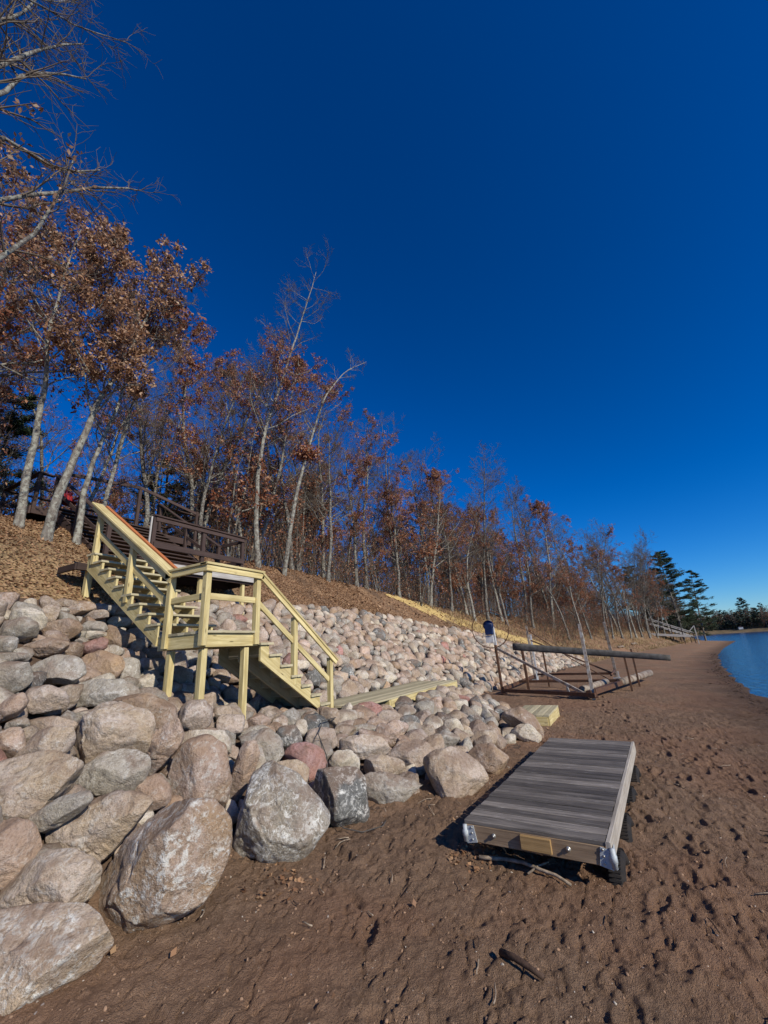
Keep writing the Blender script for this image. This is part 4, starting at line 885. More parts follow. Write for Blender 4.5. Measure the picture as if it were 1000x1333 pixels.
ud = empty('upper_deck', (7, 14, 6.3), 'dark railed viewing deck at the top of the bank', 'deck')
IU = Matrix.Translation((-7, -14, -6.3))
m = MB()
for i in range(16): m.board((4.6, 13.35+i*.145, 6.28), (10.0, 13.35+i*.145, 6.28), .138, .034)
m.build('decking', M_OLD, ud, IU)
m = MB(); m.board((4.6, 13.27, 6.18), (10.0, 13.27, 6.18), .22, .04, (0, 1, 0)); m.board((4.58, 13.3, 6.18), (4.58, 15.6, 6.18), .22, .04, (1, 0, 0)); m.build('rim_board', M_OLD, ud, IU)
for x, y in ((4.66, 13.34), (5.0, 15.4), (8.2, 13.34), (9.93, 13.34), (6.6, 15.5), (8.2, 15.5), (9.93, 15.5), (4.66, 15.5)):
    m = MB(); m.post(x, y, 6.3, 7.28, .09); m.build('post', M_OLD, ud, IU)
for a, b in (((8.15, 13.34), (9.98, 13.34)), ((4.66, 13.3), (4.66, 15.5)), ((4.66, 15.5), (9.95, 15.5)), ((9.93, 13.3), (9.93, 15.5)), ((4.6, 13.34), (5.0, 13.34))):
    m = MB(); m.board((*a, 7.29), (*b, 7.29), .14, .036); m.board((*a, 6.85), (*b, 6.85), .036, .09); m.build('railing', M_OLD, ud, IU)
# tall gable like crossed rails seen above the old stair
ar = empty('timber_arch', (7.3, 13.0, 6.2), 'low dark pitched timber arch over the top of the old stairs', 'arch')
m = MB(); m.board((5.1, 13.05, 7.35), (7.3, 13.05, 7.62), .1, .05, (0, 1, 0)); m.board((7.3, 13.05, 7.62), (9.6, 13.05, 7.25), .1, .05, (0, 1, 0)); m.build('top_beam', M_OLD, ar, Matrix.Translation((-7.3, -13, -6.2)))
for x in (5.12, 7.3, 9.5):
    m = MB(); m.post(x, 13.05, 6.2, 7.35 if x != 7.3 else 7.55, .09); m.build('post', M_OLD, ar, Matrix.Translation((-7.3, -13, -6.2)))
ch = empty('deck_chair', (5.55, 13.8, 6.3), 'red slatted garden chair up on the viewing deck behind the tree trunks', 'chair')
IC = Matrix.Translation((-4.95, -12.6, -5.6))
m = MB()
for i in range(6): m.board((4.72+i*.1, 12.75+.0, 6.15), (4.72+i*.1, 12.9, 6.82-.03*abs(i-2.5)), .085, .02, (0, 1, 0))
m.build('backrest', M_REDP, ch, IC)
m = MB()
for i in range(5): m.board((4.68, 12.35+i*.1, 6.2), (5.28, 12.35+i*.1, 6.2), .085, .02)
m.build('seat', M_REDP, ch, IC)
for x, y in ((4.68, 12.35), (5.28, 12.35), (4.68, 12.8), (5.28, 12.8)):
    m = MB(); m.post(x, y, 5.6, 6.42 if y < 12.5 else 6.3, .05); m.build('leg', M_REDP, ch, IC)
for x in (4.66, 5.3): m = MB(); m.board((x, 12.25, 6.43), (x, 12.95, 6.43), .1, .02); m.build('armrest', M_REDP, ch, IC)

ch.scale = (.8, .8, .8)
# ---------------------------------------------------------------- walkway and step
wk = empty('timber_walkway', (9.6, 5.1, .8), 'low pale timber walkway among the stones at the foot of the stairs', 'walkway')
IW = Matrix.Translation((-9.6, -5.1, -.8))
m = MB()
for i in range(9): m.board((6.98, 4.53+i*.144, 1.0), (12.2, 4.53+i*.144, 1.0), .138, .036)
m.build('decking', M_NEWD, wk, IW)
m = MB(); m.board((8.15, 4.47, .905), (12.2, 4.47, .905), .15, .036, (0, 1, 0)); m.board((8.13, 4.47, .905), (8.13, 5.7, .905), .15, .036, (1, 0, 0)); m.board((12.18, 4.5, .905), (12.18, 5.7, .905), .15, .036, (1, 0, 0)); m.build('frame', M_NEW, wk, IW)
for x, y in ((8.2, 4.55), (10.2, 4.55), (12.1, 4.55), (8.2, 5.6), (12.1, 5.6)): m = MB(); m.post(x, y, .5, .97); m.build('leg', M_NEW, wk, IW)
st = empty('timber_step', (11.8, 2.3, .1), 'low pale timber step box on the sand beyond the stone terrace', 'step')
IT = Matrix.Translation((-11.8, -2.3, -.1))
m = MB()
for i in range(6): m.board((10.95, 1.93+i*.144, .29), (12.6, 1.93+i*.144, .29), .138, .036)
m.build('top', M_NEWD, st, IT)
m = MB(); m.board((10.97, 1.88, .15), (12.58, 1.88, .15), .24, .036, (0, 1, 0)); m.board((10.965, 1.9, .15), (10.965, 2.72, .15), .24, .036, (1, 0, 0)); m.board((12.58, 1.9, .15), (12.58, 2.72, .15), .24, .036, (1, 0, 0)); m.build('sides', M_NEW, st, IT)

# ---------------------------------------------------------------- dock section on tyres
dk = empty('dock_section', (4.498, 1.709, 0), 'weathered grey plank dock section resting on black tyres on the sand', 'dock section')
a = -rad(3.75); dk.rotation_euler = (rad(0), 0, a)
# local x along the dock, local y: 0 at the bank side, -1.22 at the lake side
ZT = .3415; W_ = 1.22; L_ = 3.90
m = MB()
for i in range(27):
    x = .0715+i*.1443; dz = RND.uniform(-.004, .004); e = RND.uniform(-.006, .006)
    m.board((x, .012+e, ZT-.018+dz), (x, -W_-.012+e, ZT-.018+dz*.5), .130, .036, (0, 0, 1))
m.build('decking', M_GREY, dk)
m = MB(); m.board((.02, 0, ZT-.106), (.02, -W_, ZT-.106), .138, .038, (1, 0, 0)); m.build('end_board', M_BROWNB, dk)
m = MB(); m.board((L_-.02, 0, ZT-.106), (L_-.02, -W_, ZT-.106), .138, .038, (1, 0, 0)); m.build('end_board', M_BROWNB, dk)
m = MB(); m.board((.04, -.02, ZT-.106), (L_-.04, -.02, ZT-.106), .138, .038, (0, 1, 0)); m.build('side_board', M_BROWNB, dk)
m = MB(); m.board((.0, -W_-.032, ZT-.075), (L_, -W_-.032, ZT-.075), .15, .038, (0, 1, 0)); m.build('side_board', M_GREYL, dk)
m = MB()
for x in (1.0, 2.0, 3.0): m.board((x, -.04, ZT-.106), (x, -W_+.03, ZT-.106), .138, .038, (1, 0, 0))
m.build('joists', M_BROWNB, dk)
m = MB(); m.board((-.017, -.53, ZT-.098), (-.017, -.79, ZT-.098), .11, .036, (1, 0, 0)); m.build('pine_block', M_YELB, dk)
for y in (-.27, -.93):
    m = MB(); m.tube([(-.001, y, ZT-.095), (-.012, y, ZT-.095)], .020, 12); m.tube([(-.010, y, ZT-.095), (-.026, y, ZT-.095)], .011, 6); m.build('bolt', M_BOLT, dk)
for y, s in ((0.012, 1), (-W_-.055, -1)):
    m = MB()
    m.board((-.004, y-s*.0, ZT-.125), (-.004, y-s*.10, ZT-.105), .135, .008, (1, 0, 0))
    m.tube([(-.006, y, ZT-.175), (-.006, y, ZT-.135), (-.006, y, ZT-.130), (-.006, y, ZT-.085), (-.006, y, ZT-.08), (-.006, y, ZT-.038)], [.021, .021, .029, .029, .021, .021], 14)
    m.board((.0, y+s*.006, ZT-.125), (.10, y+s*.006, ZT-.105), .135, .008, (0, 1, 0))
    b = m.build('corner_bracket', M_GALV, dk)
    for dz in (.055, .10, .15):
        m = MB(); m.tube([(-.006, y-s*.07, ZT-dz), (-.016, y-s*.07, ZT-dz)], .009, 6); m.build('bolt', M_BOLT, b)
for i, x in enumerate((.42, 1.32, 2.3, 3.3)):
    for y in ((-W_-.005,) if True else ()):
        m = MB(); c = (x, y+.0, -.175); 
        m.torus(c, .25, .062, (0, 1, 0.0), 44, 12, 1.25)
        for k in range(60):
            t = 2*math.pi*k/60; p = Vector((x+.3115*math.cos(t), y, -.175+.3115*math.sin(t)))
            m.board(p-Vector((0, .05, 0)), p+Vector((0, .045, 0)), .018, .006, (math.cos(t), 0, math.sin(t)))
        m.tube([(x, y-.03, -.175), (x, y+.06, -.175)], .18, 16); m.build('tyre', M_RUBBER, dk)
for x in (.45, 3.2):
    m = MB(); m.torus((x, -.22, .08), .13, .07, (0, 1, 0), 28, 10, 1.1); m.tube([(x, -.26, .08), (x, -.18, .08)], .07, 14); m.build('tyre', M_RUBBER, dk)

# ---------------------------------------------------------------- boat lift
bl = empty('boat_lift', (18, 2.5, 0), 'rusty boat lift frame with a long dark padded bunk and a cable wheel', 'boat lift')
IL = Matrix.Translation((-18, -2.5, 0))
def lb(m, name, mat, par=None): return m.build(name, mat, par or bl, IL)
for (x, y, x2, y2, z, mt, wd) in ((17.3, 4.5, 17.2, 4.5, 1.9, M_STEEL, .09), (16.05, 1.23, 16.35, 1.23, 2.42, M_ALU, .105), (23.2, .62, 22.7, .62, 2.6, M_ALU, .12), (23.2, 4.3, 23.2, 4.3, 2.75, M_ALU, .09)):
    m = MB(); m.board((x, y, -.15), (x2, y2, z), wd, wd, (1, 0, 0)); lb(m, 'corner_post', mt)
m = MB(); m.board((17.22, 4.5, 1.9), (17.15, 4.5, 2.6), .11, .11, (1, 0, 0)); lb(m, 'post_sleeve', M_WHITEM)
m = MB(); m.board((24.2, 4.35, 0), (24.2, 4.35, 2.3), .1, .06, (1, 0, 0)); lb(m, 'guide_post', M_WHITEM)
m = MB(); m.board((17.3, 4.5, .22), (15.9, 1.15, .18), .10, .12); lb(m, 'base_beam', M_STEEL)
m = MB(); m.board((17.3, 4.5, .25), (24.0, 4.35, .25), .10, .12); lb(m, 'base_beam', M_STEEL)
m = MB(); m.board((15.95, 1.35, .22), (19.5, .38, .22), .16, .16); lb(m, 'base_beam', M_STEEL)
m = MB(); m.tube([(19.3, .42, .25), (23.4, -.75, .25)], .14, 12); lb(m, 'float_pipe', M_TUBE)
m = MB(); m.tube([(16.3, 1.55, .3), (19.0, .9, .3)], .12, 10); lb(m, 'float_pipe', M_TUBE)
m = MB(); m.board((23.8, 4.3, .3), (23.1, .6, .3), .10, .10); lb(m, 'base_beam', M_STEEL)
m = MB(); m.board((20.0, 4.4, .3), (19.4, .5, .3), .10, .10); lb(m, 'base_beam', M_STEEL)
m = MB(); m.board((17.1, 4.42, 1.76), (16.1, 1.45, .18), .07, .09); lb(m, 'diagonal_brace', M_ALU)
m = MB(); m.board((23.2, 4.2, 2.0), (23.2, .75, .3), .06, .07); lb(m, 'diagonal_brace', M_STEEL)
m = MB(); m.tube([(23.2, 4.25, 2.5), (21, 2.2, 1.1), (19.4, .8, .35)], .02, 5); lb(m, 'cable', M_STEEL)
m = MB(); m.tube([(19.4, .7, .5), (23.2, .62, .45)], .04, 6); lb(m, 'cable', M_STEEL)
for x, y, z in ((19.3, .1, 1.35), (20.9, -.2, 1.4), (19.2, 3.9, 1.7), (20.2, 3.2, 1.5), (17.9, 3.6, 1.6)):
    m = MB(); m.board((x, y, -.1), (x-.1, y, z), .07, .07, (1, 0, 0)); lb(m, 'bunk_leg', M_STEEL)
# the padded bunk: a long rounded beam
m = MB(); bp = []; rr2 = []
for t in np.linspace(0, 1, 26):
    bp.append((18.0+.0*t, 4.0-5.3*t, 1.79-.68*t)); rr2.append(.16 if .02 < t < .97 else .10)
for q_ in range(len(bp)-1): pass
m.tube(bp, rr2, 14); bk = lb(m, 'bunk', M_CARPET)
for v in bk.data.vertices:      # flattened, squared off section
    t_ = (4.0-(v.co.y+2.5))/5.3; zc = 1.79-.68*t_; dz_ = v.co.z-zc; v.co.x *= .8
    v.co.z = zc+max(-.12, min(.12, dz_*1.35))*(1.15-.35*t_)
m = MB(); m.torus((16.75, 4.5, 2.5), .70, .018, (1, .15, 0.05), 48, 6); wn = lb(m, 'cable_wheel', M_STEEL)
m = MB(); m.board((17.0, 4.62, 2.30), (17.0, 4.62, 2.7), .30, .16, (1, 0, 0)); m.tube([(16.93, 4.62, 2.66), (17.05, 4.62, 2.66)], .20, 20); lb(m, 'winch_cover', M_BLUE)
m = MB(); m.board((17.02, 4.64, 2.0), (17.02, 4.64, 2.28), .3, .1, (1, 0, 0)); lb(m, 'winch_plate', M_WHITEM)
for x, y in ((17.3, 4.5), (16.05, 1.23), (23.2, .62), (23.2, 4.3)):
    m = MB(); m.board((x-.14, y, .10), (x+.14, y, .10), .3, .03); m.board((x-.1, y-.1, .25), (x+.12, y-.1, .25), .26, .03, (0, 1, 0)); lb(m, 'foot_plate', M_STEEL if x < 17.5 else M_GALV)
m = MB(); m.board((16.5, 2.0, .1), (16.9, 2.1, .35), .22, .02, (0, 1, .3)); lb(m, 'loose_plate', M_GALV)

# ---------------------------------------------------------------- far landing stage on the bank
fg = empty('landing_stage', (80, -7.5, .3), 'distant grey timber landing stage with sloping rails on the wooded bank', 'landing stage')
IG = Matrix.Translation((-80, 7.5, -.3))
m = MB()
for i in range(10): m.board((78+i*.45, -8.9, 1.35), (78+i*.45, -4.0, 1.95), .42, .08)
m.build('platform', M_OLDW, fg, IG)
m = MB(); m.board((77.8, -8.9, 1.2), (77.8, -4.0, 1.8), .3, .06, (1, 0, 0)); m.build('edge_board', M_OLDW, fg, IG)
for x in (78, 82.3):
    m = MB(); m.board((x, -9.4, 1.7), (x, -4.2, 4.2), .12, .1, (1, 0, 0)); m.board((x, -9.4, 1.1), (x, -4.2, 3.5), .12, .1, (1, 0, 0)); m.build('handrail', M_OLDW, fg, IG)
    for y in (-9.3, -8, -6.7, -5.4, -4.3):
        m = MB(); m.post(x, y, .2, 1.75+(y+9.4)*.48, .11); m.build('post', M_OLD, fg, IG)
m = MB(); m.post(80, -9.9, 0, 2.7, .12); m.board((80, -9.9, 2.7), (80, -9.1, 1.9), .1, .1, (1, 0, 0)); m.build('pole', M_OLDW, fg, IG)

# ---------------------------------------------------------------- trees
def tubes(P, R, n):
    """P (N,k,3) polylines, R (N,k) radii -> verts, quads"""
    N_, k = R.shape
    T = np.gradient(P, axis=1); T /= np.linalg.norm(T, axis=2, keepdims=True)+1e-9
    ref = np.where(np.abs(T[..., 2:3]) > .9, np.array([1.0, 0, 0]), np.array([0, 0, 1.0]))
    ref = np.broadcast_to(ref[:, :1], T.shape)
    A = np.cross(T, ref); A /= np.linalg.norm(A, axis=2, keepdims=True)+1e-9; B = np.cross(T, A)
    an = np.arange(n)*2*np.pi/n
    V = P[:, :, None, :]+(A[:, :, None, :]*np.cos(an)[None, None, :, None]+B[:, :, None, :]*np.sin(an)[None, None, :, None])*R[:, :, None, None]
    idx = np.arange(N_*k*n).reshape(N_, k, n); nx = np.roll(idx, -1, axis=2)
    F = np.stack([idx[:, :-1], nx[:, :-1], nx[:, 1:], idx[:, 1:]], -1).reshape(-1, 4)
    return V.reshape(-1, 3), F
def grow(rs, S, D, L, R0, k, wob, up, taper=.25):
    N_ = len(S); P = np.zeros((N_, k, 3)); P[:, 0] = S; d = D.copy()
    for i in range(1, k):
        d = d+rs.normal(size=d.shape)*wob+np.array([0, 0, up]); d /= np.linalg.norm(d, axis=1)[:, None]
        P[:, i] = P[:, i-1]+d*(L/(k-1))[:, None]
    t = np.linspace(0, 1, k)[None]
    return P, R0[:, None]*(1-(1-taper)*t)
def spawn(rs, P, R, m, t0, t1, ang, lf, rf, L):
    N_, k, _ = P.shape
    t = t0+(t1-t0)*rs.uniform(0, 1, (N_, m)); x = t*(k-1); i = np.minimum(x.astype(int), k-2); f = (x-i)[..., None]
    r = np.arange(N_)[:, None]
    S = P[r, i]*(1-f)+P[r, i+1]*f; T = P[r, i+1]-P[r, i]; T /= np.linalg.norm(T, axis=2, keepdims=True)+1e-9
    rad_ = R[r, i]*(1-f[..., 0])+R[r, i+1]*f[..., 0]
    q = rs.normal(size=T.shape); q -= (q*T).sum(2, keepdims=True)*T; q /= np.linalg.norm(q, axis=2, keepdims=True)+1e-9
    a = rs.normal(ang, .22, (N_, m))[..., None]
    D = T*np.cos(a)+q*np.sin(a)
    Ln = L[:, None]*lf*rs.uniform(.6, 1.25, (N_, m))*(1-.45*(t-t0)/(t1-t0+1e-6))
    return S.reshape(-1, 3), D.reshape(-1, 3), Ln.reshape(-1), (rad_*rf).reshape(-1)
def make_tree(seed, H, r0=.14, leaf=0.0, lean=(0, 0), limbs=16, m2=7, m3=6, base=.32, spread=.34, path=None, leafsize=.12, clump=.25, extra=None, up=.05, minr=.0045, fork=1, leafz=0.0, lk=9, zl=None):
    rs = np.random.RandomState(seed)
    if path is not None:
        T = np.array(path, float); s = np.linspace(0, len(T)-1, 26); i = np.minimum(s.astype(int), len(T)-2); f = (s-i)[:, None]
        Pt = (T[i]*(1-f)+T[i+1]*f)[None]; Pt = Pt+np.cumsum(rs.normal(size=Pt.shape)*.012, axis=1)
        H = float(np.linalg.norm(np.diff(Pt[0], axis=0), axis=1).sum()); Rt = r0*(1-.92*np.linspace(0, 1, 26)**.8)[None]
    else:
        D = np.array([[lean[0], lean[1], 1.0]]*fork); D[1:] += rs.normal(size=D[1:].shape)*.16; D /= np.linalg.norm(D, axis=1)[:, None]
        Pt, Rt = grow(rs, np.zeros((fork, 3)), D, np.full(fork, H), np.full(fork, r0), 18, .055, .02, .1)
        if fork > 1: Pt[1:] = Pt[0]*0+Pt[1:]
    Rt[:, 0] *= 1.5; Rt[:, 1] *= 1.1 if Rt.shape[1] > 20 else 1.0
    V0, F0 = tubes(Pt, Rt, 9)
    S, D, L, R = spawn(rs, Pt, Rt, limbs, base, .98, .95, spread, .42, np.full(len(Pt), H))
    P1, R1 = grow(rs, S, D, L, np.clip(R, .012, None), 8, .16, up)
    if extra is not None:
        for ex in extra:
            T = np.array(ex, float); s = np.linspace(0, len(T)-1, 8); i = np.minimum(s.astype(int), len(T)-2); f = (s-i)[:, None]
            q = T[i]*(1-f)+T[i+1]*f; q = q+rs.normal(size=q.shape)*.03
            P1 = np.concatenate([P1, q[None]]); R1 = np.concatenate([R1, np.linspace(.055, .012, 8)[None]]); L = np.append(L, 3.4)
    V1, F1 = tubes(P1, R1, 5)
    S, D, L2, R = spawn(rs, P1, R1, m2, .15, 1.0, .75, .48, .55, L)
    P2, R2 = grow(rs, S, D, L2, np.clip(R, .007, None), 6, .22, .06)
    V2, F2 = tubes(P2, R2, 3)
    S, D, L3, R = spawn(rs, P2, R2, m3, .15, 1.0, .7, .5, .6, L2)
    P3, R3 = grow(rs, S, D, np.clip(L3, .12, None), np.clip(R*.8, minr, .012), 4, .25, .05, .5)
    V3, F3 = tubes(P3, R3, 3)
    nb = len(V0); tv = np.vstack([V0, V1]); tf = np.vstack([F0, F1+nb])
    cv = [V2, V3]; cf = [F2, F3+len(V2)]; nbark = len(F2)+len(F3); off = len(V2)+len(V3)
    nl = 0
    if leaf > 0:
        tip = P3.reshape(-1, 3)
        c = fbm(P3[:, 2, 0]*clump+seed, P3[:, 2, 1]*clump, P3[:, 2, 2]*clump, 2, seed % 50)*.8+rs.uniform(-.35, .35, len(P3))
        zz = P3[:, 2, 2]
        if zl is not None: c = c-np.clip((zz-zl)/1.5, 0, 3)*.5
        th = np.quantile(c, 1-leaf); sel = P3[c > th]
        k = lk; C = sel[:, rs.randint(1, 4, k)]+rs.normal(size=(len(sel), k, 3))*.055; C = C.reshape(-1, 3); n = len(C)
        a = rs.normal(size=(n, 3)); a[:, 2] -= .5; a /= np.linalg.norm(a, axis=1)[:, None]; b = np.cross(a, rs.normal(size=(n, 3))); b /= np.linalg.norm(b, axis=1)[:, None]
        cc = np.cross(a, b); sz = leafsize*rs.uniform(.65, 1.25, n)[:, None]
        p0 = C; p1 = C+a*sz*.55+b*sz*.30+cc*sz*.10; p2 = C+a*sz*1.1; p3 = C+a*sz*.5-b*sz*.30+cc*sz*.12
        LV = np.stack([p0, p1, p2, p3], 1).reshape(-1, 3); LF = np.arange(n*4).reshape(-1, 4)+off
        cv.append(LV); cf.append(LF); nl = n
    return (tv, tf), (np.vstack(cv), np.vstack(cf), np.concatenate([np.zeros(nbark), np.ones(nl)]).astype(int))
def tree_obj(data, name, loc, label, group=None, bark=None, leafm=None, origin=None, rotz=0, scale=1.0, cat='tree'):
    if isinstance(data[0], tuple):
        (tv, tf), (cv, cf, mi) = data
        o3 = np.array(origin if origin is not None else (0, 0, 0))
        mt = np_mesh('trunk', tv-o3, tf, bark or M_BARK, True); mc = np_mesh('crown', cv-o3, cf, [M_TWIG if bark is not M_PALE else M_TWIG, leafm or M_LEAF], False, mi)
    else: mt, mc = data
    r = empty(name, loc, label, cat, group); r.rotation_euler = (0, 0, rotz); r.scale = (scale,)*3
    link('trunk', mt, r); link('crown', mc, r)
    return r, (mt, mc)
def hz(x, y): return float(hill_z(np.array([[x]]), np.array([[y]]))[0, 0])

HERO = [
 ('oak_tree', 'tall slender pale barked tree rising left of centre behind the landing corner', dict(seed=3, H=1, r0=.125, leaf=.16, limbs=30, m2=8, m3=8, base=.38, spread=.17, up=.14, zl=15, lk=14, leafsize=.08,
   path=[(11.75, 12.0, 4.9), (11.27, 11.8, 6.8), (10.95, 11.5, 8.9), (10.98, 11.2, 10.95), (11.5, 10.9, 13.4), (12.14, 10.6, 16.3), (12.63, 10.3, 18.9), (12.89, 10.0, 20.8)]), M_PALE, M_LEAF),
 ('leaning_tree', 'slim pale tree bending right towards the lake with a leafy clump halfway up', dict(seed=8, H=1, r0=.115, leaf=.0, limbs=18, m2=6, m3=5, base=.5, spread=.10, up=.12,
   path=[(12.9, 11.85, 4.5), (12.45, 11.2, 6.2), (12.47, 10.8, 8.2), (12.58, 10.4, 9.93), (12.8, 10.1, 11.45), (13.28, 9.7, 13.37), (14.53, 9.4, 15.33), (16.47, 9.2, 17.1)]), M_PALE, M_LEAF),
 ('oak_tree', 'mossy pale trunked oak leaning right beside the top left of the stairs', dict(seed=15, H=1, r0=.115, leaf=.34, limbs=24, m2=9, m3=8, base=.40, spread=.29, up=.04, lk=20, leafsize=.085,
   path=[(4.19, 10.95, 4.5), (4.15, 10.7, 5.72), (4.22, 10.4, 6.84), (4.31, 10.1, 8.04), (4.5, 9.8, 9.1), (4.7, 9.6, 10.3), (4.9, 9.5, 11.4), (5.1, 9.3, 12.7)]), M_PALE, M_LEAFT),
 ('oak_tree', 'straight grey trunked oak nearest the left edge on the leafy bank', dict(seed=22, H=1, r0=.10, leaf=.36, limbs=20, m2=8, m3=7, base=.4, spread=.34, up=.03, lk=20, leafsize=.085,
   path=[(3.87, 11.55, 4.8), (3.71, 11.4, 6.33), (3.61, 11.2, 7.44), (3.44, 11.0, 8.55), (3.24, 10.8, 9.61), (3.2, 10.6, 10.6), (3.1, 10.4, 11.9), (3.2, 10.3, 13.2)]), M_PALE, M_LEAFT),
 ('oak_tree', 'thin pale tree just left of the top post of the new stairs', dict(seed=29, H=1, r0=.085, leaf=.16, limbs=18, m2=7, m3=6, base=.4, spread=.26, up=.05, lk=8,
   path=[(4.85, 11.0, 4.6), (4.81, 10.9, 5.96), (4.73, 10.7, 6.71), (4.79, 10.4, 7.73), (4.91, 10.1, 9.08), (5.2, 9.9, 10.8), (5.6, 9.7, 12.5)]), M_PALE, M_LEAF),
 ('bare_tree', 'bare branched tree reaching in from beyond the top left corner of the photo', dict(seed=35, H=1, r0=.20, leaf=.03, limbs=10, m2=12, m3=9, base=.5, spread=.22, up=.03, lk=7, leafsize=.08,
   path=[(-.6, 8.4, 3.0), (-.5, 8.2, 6), (-.2, 7.8, 9), (0, 7.5, 12), (.1, 7.4, 14.5), (.2, 7.2, 17)],
   extra=[[(-.1, 7.6, 10.4), (.41, 7.2, 10.6), (.73, 7.2, 11.7), (1.0, 7.2, 12.6), (1.26, 7.2, 13.4), (1.6, 7.2, 14.2)], [(-.3, 7.9, 7.6), (.5, 7.4, 8.0), (1.22, 7.2, 9.09), (1.69, 7.2, 9.98), (2.16, 7.2, 10.7), (2.81, 7.2, 11.43), (3.1, 7.2, 11.9)],
          [(-.3, 7.8, 8.9), (.5, 7.4, 9.2), (1.0, 7.2, 10.28), (1.48, 7.2, 10.52), (1.95, 7.2, 10.7), (2.37, 7.2, 11.36)], [(-.1, 7.6, 11), (.3, 7.2, 11.8), (.55, 7.2, 12.65), (.72, 7.2, 13.53), (.87, 7.2, 14.71)],
          [(-.2, 7.7, 9.6), (.4, 7.3, 10), (.82, 7.2, 11.2), (.99, 7.2, 12.04), (1.32, 7.2, 12.81), (1.76, 7.2, 13.4)], [(-.4, 8.1, 6.2), (.8, 7.5, 6.6), (1.42, 7.2, 8.02), (1.74, 7.2, 9.05), (1.92, 7.2, 10.02), (1.88, 7.2, 11.2)]]), M_BARK, M_LEAFT),
]
for nm, lab, kw, bark, lm in HERO:
    b0 = kw['path'][0]
    data = make_tree(**kw); r, _ = tree_obj(data, nm, b0, lab, None, bark, lm, b0)
# leafy clump (squirrel nest of leaves) on the leaning tree
rs = np.random.RandomState(4); n = 900
C = rs.normal(size=(n, 3))*np.array([.30, .30, .14])+np.array([12.62, 10.3, 10.25]); a = rs.normal(size=(n, 3)); a /= np.linalg.norm(a, axis=1)[:, None]; b = np.cross(a, rs.normal(size=(n, 3))); b /= np.linalg.norm(b, axis=1)[:, None]
LV = np.stack([C, C+a*.07+b*.035, C+a*.14, C+a*.07-b*.035], 1).reshape(-1, 3)
tag(link('leaf_nest', np_mesh('leaf_nest', LV, np.arange(n*4).reshape(-1, 4), M_LEAF)), 'clump of dead leaves like a squirrel nest in the fork of the leaning tree', 'nest')

PR = {}
def proto(key, **kw):
    (t, c) = make_tree(**kw)[0:2]
    lm = kw.get('lm'); PR[key] = None
    return (t, c)
def build_proto(key, bark, lm, **kw):
    (tv, tf), (cv, cf, mi) = make_tree(**kw)
    PR[key] = (np_mesh('trunk', tv, tf, bark, True), np_mesh('crown', cv, cf, [M_TWIG, lm], False, mi))
for k in range(4): build_proto('leafy%d' % k, M_BARK if k % 2 else M_PALE, M_LEAF, seed=50+k, H=13, r0=.15, leaf=.34+.08*(k % 2), limbs=26, m2=9, m3=8, base=.24, spread=.30, lk=12, leafsize=.11, up=.04)
for k in range(4): build_proto('sparse%d' % k, M_BARK if k % 2 else M_PALE, M_LEAF, seed=60+k, H=13, r0=.13, leaf=.13, limbs=26, m2=9, m3=9, base=.24, spread=.29, lk=10, leafsize=.11, up=.07, minr=.006)
for k in range(4): build_proto('bare%d' % k, M_BARK, M_LEAF, seed=70+k, H=14, r0=.13, leaf=.0, limbs=28, m2=10, m3=10, base=.22, spread=.27, up=.09, minr=.006)
for k in range(3): build_proto('sapling%d' % k, M_BARK, M_LEAF, seed=80+k, H=6, r0=.045, leaf=.30 if k else 0, limbs=14, m2=6, m3=4, base=.2, spread=.28, lk=7, leafsize=.13, up=.08, fork=2)
TR = random.Random(3)
CNT = {'leafy': 0, 'sparse': 0, 'bare': 0, 'sapling': 0}
def put(key, x, y, s, group=None, label=None, nm=None, rz=None):
    z = hz(x, y)-.12
    L = {'leafy': ('oak_tree', 'oak tree holding rust brown leaves on the wooded bank', 'leafy oaks on the wooded bank'),
         'sparse': ('oak_tree', 'thin tree with a few brown leaves left on the wooded bank', 'nearly bare trees on the wooded bank'),
         'bare': ('bare_tree', 'leafless grey twigged tree on the wooded bank', 'leafless trees on the wooded bank'),
         'sapling': ('sapling', 'thin young tree in the undergrowth of the wooded bank', 'saplings in the undergrowth')}[key[:-1]]
    r, _ = tree_obj(PR[key], nm or L[0], (x, y, z), label or L[1], None if label else (group or L[2]), rotz=TR.uniform(0, 6.28) if rz is None else rz, scale=s)
    r.rotation_euler.x = TR.uniform(-.05, .08); r.rotation_euler.y = TR.uniform(-.05, .07)
    return r
